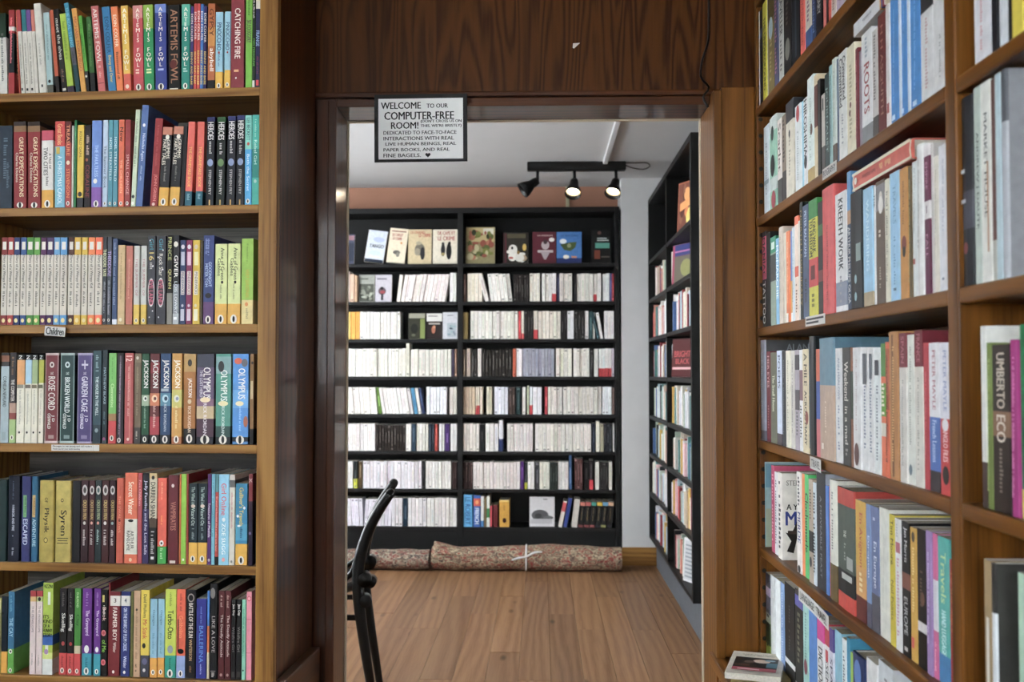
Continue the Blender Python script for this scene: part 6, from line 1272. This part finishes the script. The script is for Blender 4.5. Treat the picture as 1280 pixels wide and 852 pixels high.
far_book(624.4, 636.6, 625, 'c89a2c', [(.94, 1, 'd8c070')], [('O', .5, .25, .2, '4a2a1c'), ('D', .6, .85, 'a87a18', .2)], 'yellow dictionary standing alone on the lowest black shelf')
far_book(697.6, 702, 626, 'd6d0c8', [(.6, .95, 'c04a50')], [], 'white book with red top leaning on the blue one, lowest black shelf', False, 7)
far_book(703.6, 708, 622, '32488a', [], [], 'blue book leaning between two pale ones, lowest black shelf', False, 7.5)
far_book(714, 721, 624, 'c6c0b8', [], [], 'pale cream book leaning against the black set, lowest black shelf', False, 4)
for i, c in enumerate(('c87a6a', 'b8605a', '4a9a8a', 'd0b02c', '6a9ab8', 'd0a888')):
    x = 722.2 + i * 7.1
    far_book(x, x + 6.4, 627, '1d1c1c', [(.84, .97, c), (.0, .1, random.choice(('8a4a4a', '3a3a40', '8a8a5a')))], [('D', .25, .75, '9a8a6a', .2)], f'black spine with {color_name(c)} tip, {ordw(i + 1)} of the leaning black set, lowest black shelf', False, 3)
def so(x0, x1, z, h, base, items, label): return face_out(SF, x0, x1, h, z, .008, .015, base, base, items, label, 3, GF, yaw=.42)
so(1.27, 1.50, ZF[0], .26, 'a05a3c', [('R', .03, .97, .03, .97, '7a4430')] + blotch(['c8783c', '5a2a20', 'd89a58', '8a5a40'], 20, 5, big=.14) + [('G', [(.1, .42), (.95, .62), (.95, .78), (.1, .58)], 'd8924a'), ('O', .62, .28, .26, .26, 'd8c468'), ('R', .45, .75, .05, .16, '4a7a88')], 'orange illustrated cover on the top shelf of the side-wall bookcase')
so(1.05, 1.28, ZF[1], .215, '6a4a68', [('R', .02, .98, .72, .98, '303a78'), ('R', .08, .8, .8, .84, 'a86a98'), ('R', .1, .98, .05, .7, '6a6458'), ('O', .6, .4, .24, .2, '8a8a58'), ('R', .02, .1, .02, .98, '9a3a58')], 'purple and blue cover on the second shelf of the side-wall bookcase')
so(1.02, 1.22, ZF[3], .205, '4a1a1c', [('R', .03, .97, .03, .97, '561e20'), ('F', 'BRIGHT', .12, .9, .52, .68, 'b0484a'), ('F', 'BLACK', .2, .85, .34, .48, 'b0484a'), ('R', .05, .95, .2, .26, 'c8a0a0')], 'dark red cover on the fourth shelf of the side-wall bookcase')
so(1.42, 1.58, ZSB + .022, .21, 'c8c8c8', [('R', .05, .95, .05, .95, 'b0b2b4')] + [('R', .1, .9, .1 + i * .09, .14 + i * .09, '8a8e92') for i in range(9)], 'grey gridded cover on the bottom shelf of the side-wall bookcase')
# ------------------------------------------------------------------ rolled carpets in front of the far bookcase
def rolled(name, xa, xb, y, rx, rz, mat, label, bumps, seed, tail=None):
    g = empty(name, ((xa + xb) / 2, y, 0)); props(g, label, 'rug', 'rolled carpets under the far bookcase')
    rr = random.Random(seed); L = xb - xa; ns, nt = 40, 28; V, Fc = [], []
    for i in range(ns + 1):
        u = i / ns; x = -L / 2 + L * u
        for k in range(nt):
            a = 2 * math.pi * k / nt; wob = 1 + .05 * math.sin(9 * u + seed) * math.sin(2 * a + 5 * u) + .03 * math.sin(31 * u + a)
            sx = rx * wob; sz = rz * wob * (1 + bumps * math.sin(math.pi * u * 2 + seed) * max(0, math.sin(a)))
            z = rz + sz * math.sin(a); V.append(Vector((x + rr.uniform(-.002, .002), sx * math.cos(a), max(.0015, z))))
    for i in range(ns):
        for k in range(nt):
            a, b = i * nt + k, i * nt + (k + 1) % nt; Fc.append((a, b, b + nt, a + nt))
    shape('carpet_roll', (V, Fc), mat, g)
    # the spiral ends
    for s in (-1, 1):
        pts = []
        for i in range(60):
            t = i / 59; a = t * 2 * math.pi * 3.2; r = .97 - .82 * t
            pts.append(Vector((s * (L / 2 - .004), r * rx * math.cos(a), rz + r * rz * math.sin(a) * .93)))
        shape('roll_end', tube(pts, .0085, 6, 1), mat, g)
    return g
RUG1 = rugmat('persian_carpet_dark', 1.3, hx('7a6858'), hx('b0a490'), hx('322a30'), hx('7a3232'))
RUG2 = rugmat('persian_carpet_red', 4.1, hx('8a7460'), hx('b8a88c'), hx('4a3a36'), hx('8e3a36'))
yr = 6.29
xa = at(380, 700, yr).x; xb = at(537, 700, yr).x
rolled('rolled_carpet', xa, xb, yr, .085, .062, RUG1, 'dark rolled Persian carpet lying nearer the chair', .03, 2)
xa = at(541, 700, yr).x; xb = at(776, 700, yr).x
g = rolled('rolled_carpet', xa, xb, yr, .09, .075, RUG2, 'red and beige rolled Persian carpet tied with white string', .14, 4)
# loose folded-over flap at one end
n = 14; V, Fc = [], []
Lr = xb - xa
for i in range(n + 1):
    u = i / n
    for k in range(7):
        t = k / 6; V.append(Vector((-Lr / 2 + .01 + u * .34, -.085 + .17 * t, .112 + .060 * math.sin(math.pi * t) * (1 - u) ** .8 + .006 * math.sin(7 * u + 3 * t))))
for i in range(n):
    for k in range(6):
        a = i * 7 + k; Fc.append((a, a + 7, a + 8, a + 1))
nv = len(V); V += [v - Vector((0, 0, .012)) for v in V]; Fc += [tuple(nv + q for q in reversed(f)) for f in list(Fc)]
for k in range(6): Fc.append((k, k + 1, nv + k + 1, nv + k))
for i in range(n): a = i * 7; Fc.append((a + 7, a, nv + a, nv + a + 7)); b = a + 6; Fc.append((b, b + 7, nv + b + 7, nv + b))
shape('folded_flap', (V, Fc), RUG2, g)
xs = at(658, 700, yr).x - (xa + xb) / 2
pts = [Vector((xs, .094 * math.cos(a), .075 + .080 * math.sin(a))) for a in [2 * math.pi * i / 20 for i in range(21)]]
for q in pts: q.z = max(.004, q.z)
shape('string_tie', tube(pts, .006, 6, 1, False), STRG, g)
for dx, dz in ((-.09, -.012), (.1, .022)):
    shape('string_bow', tube([(xs, -.094, .098), (xs + dx * .5, -.104, .105 + dz), (xs + dx, -.102, .098 + dz * 1.5)], [.005, .008, .004], 6), STRG, g)
# ------------------------------------------------------------------ bentwood chair behind the door jamb
ch = empty('bentwood_chair', (-0.60, 3.60, 0), 0)
props(ch, 'black bentwood chair standing half hidden behind the left side of the doorway', 'chair')
fwd = Vector((-0.994, -0.11, 0))                                     # facing the window side, back turned to the pillar
ch.rotation_euler = (0, 0, math.atan2(fwd.y, fwd.x))
# local x forward, y sideways, z up
PROF = [(-.022, 0), (.004, .17), (.025, .30), (.046, .466), (.044, .59), (.010, .70), (-.027, .77), (-.062, .822)]
for s in (-1, 1):
    pts = [(x, s * .16, z) for x, z in PROF]
    V, Fc = tube(pts, [.0125, .0155, .018, .0205, .0205, .019, .0175, .0165], 12, 4)
    po = shape('back_post', (V, Fc), BLKL, ch)
    e = Vector(pts[-1]); d = (e - Vector(pts[-2])).normalized(); q = Vector((0, 0, 1)).rotation_difference(d).to_matrix()
    V, Fc = lathe([(.0165, -.002), (.0158, .005), (.012, .011), (.006, .0145), (0, .0155)], 12)
    shape('post_tip', ([q @ v + e for v in V], Fc), BLKL, po)
    shape('leg', tube([(.395, s * .13, .468), (.40, s * .14, .33), (.42, s * .158, .12), (.435, s * .17, 0)], [.017, .016, .0145, .012], 10), BLKL, ch)
    shape('bracket', tube([(.060, s * .15, .585), (.072, s * .15, .545), (.115, s * .148, .512)], [.007, .010, .009], 8), BLKL, ch)
    shape('joint', tube([(.024, s * .188, .528), (.026, s * .125, .528)], .024, 14, 1), BLKL, ch)
    shape('joint', tube([(.020, s * .186, .455), (.024, s * .128, .455)], .021, 14, 1), BLKL, ch)
    shape('side_stretcher', tube([(.040, s * .157, .395), (.22, s * .150, .40), (.398, s * .141, .40)], .0105, 8), BLKL, ch)
for zc, xc, hh in ((.600, .040, .034), (.670, .018, .028)):
    V, Fc = [], []; n = 12
    for i in range(n + 1):
        y = -.152 + .304 * i / n; bow = 0.006 * math.sin(math.pi * i / n)
        for dx, dz in ((-.006, -hh), (.006, -hh), (.002, hh), (-.010, hh)): V.append(Vector((xc + bow + dx, y, zc + dz)))
    for i in range(n):
        for k in range(4):
            a, b = i * 4 + k, i * 4 + (k + 1) % 4; Fc.append((a, b, b + 4, a + 4))
    Fc += [(3, 2, 1, 0), tuple(n * 4 + k for k in range(4))]
    shape('back_slat', (V, Fc), BLKL, ch)
V, Fc = lathe([(0, .486), (.13, .487), (.165, .493), (.188, .504), (.202, .508), (.210, .500), (.210, .483), (.2, .474), (.15, .470), (0, .468)], 36)
shape('seat', ([v + Vector((.245, 0, 0)) for v in V], Fc), BLKL, ch)
# ------------------------------------------------------------------ track light and conduit on the inner ceiling
yt_ = 5.95
t0, t1 = at(659, 208, yt_), at(782, 208, yt_)
tl = empty('track_light', ((t0.x + t1.x) / 2, yt_, 2.5)); props(tl, 'black ceiling track light with three spot heads, two of them lit', 'ceiling lamp')
hw = (t1.x - t0.x) / 2
V, Fc = [], []
rail = board('rail', (-hw, -.03, -.052), (hw, .03, -.0005), BLKM, tl, .008, seg=3)
lamp_m = BULB
for i, (px, dirv, lit) in enumerate(((672, (-.80, -.16, -.58), False), (718, (-.10, -.55, -.83), True), (770, (-.22, -.52, -.82), True))):
    lx = at(px, 220, yt_).x - tl.location.x; d = Vector(dirv).normalized()
    hd = shape('spot_head', tube([(lx, 0, -.05), (lx, 0, -.085), (lx, 0, -.11)], .010, 10, 1), BLKM, tl)
    piv = Vector((lx, 0, -.108)); q = Vector((0, 0, -1)).rotation_difference(d).to_matrix().to_4x4()
    V, Fc = lathe([(0, 0), (.022, -.002), (.026, -.02), (.027, -.045), (.044, -.085), (.050, -.115), (.0485, -.115), (.042, -.086), (.022, -.05), (0, -.048)], 20)
    shape('shade', ([q @ v + piv for v in V], Fc), BLKM, hd)
    V, Fc = lathe([(.0484, -.1145), (.0425, -.088), (.030, -.075)], 20); shape('reflector', ([q @ v + piv for v in V], Fc), SHADEIN, hd)
    V, Fc = lathe([(0, -.099), (.018, -.097), (.028, -.092), (.029, -.08), (0, -.078)], 18); shape('bulb', ([q @ v + piv for v in V], Fc), BULB if lit else BLKM, hd)
    if lit:
        l = bpy.data.lights.new('spot_lamp', 'SPOT'); l.energy = 5; l.color = (1, .82, .6); l.spot_size = 1.7; l.spot_blend = .6; l.shadow_soft_size = .03
        lo = bpy.data.objects.new('spot_lamp', l); COL.objects.link(lo); lo.parent = hd; lo.matrix_basis = Matrix.Translation(piv + d * .125) @ Vector((0, 0, -1)).rotation_difference(d).to_matrix().to_4x4()
pts = [at(x, y, yt_) - Vector(tl.location) for x, y in ((781, 203), (795, 200), (808, 202), (812, 208), (804, 212), (790, 210), (782, 207))]
for q in pts: q.z = max(-.06, min(-.008, q.z)); q.y = -.01
shape('power_cable', tube(pts, .004, 8), GREYC, tl)
cx = .385
o = board('conduit', (cx - .014, YDB + .02, 2.478), (cx + .014, 5.905, 2.4995), WHITEW, None, .004); props(o, 'white plastic cable conduit along the inner ceiling to the track light', 'conduit')
q = at(709.5, 250, 6.73); o = board('conduit', (q.x - .012, 6.722, 2.20), (q.x + .012, 6.739, 2.4995), plain('cream_conduit', hx('c8c0a0'), .6), None, .003); props(o, 'short cream conduit on the salmon wall above the far bookcase', 'conduit')
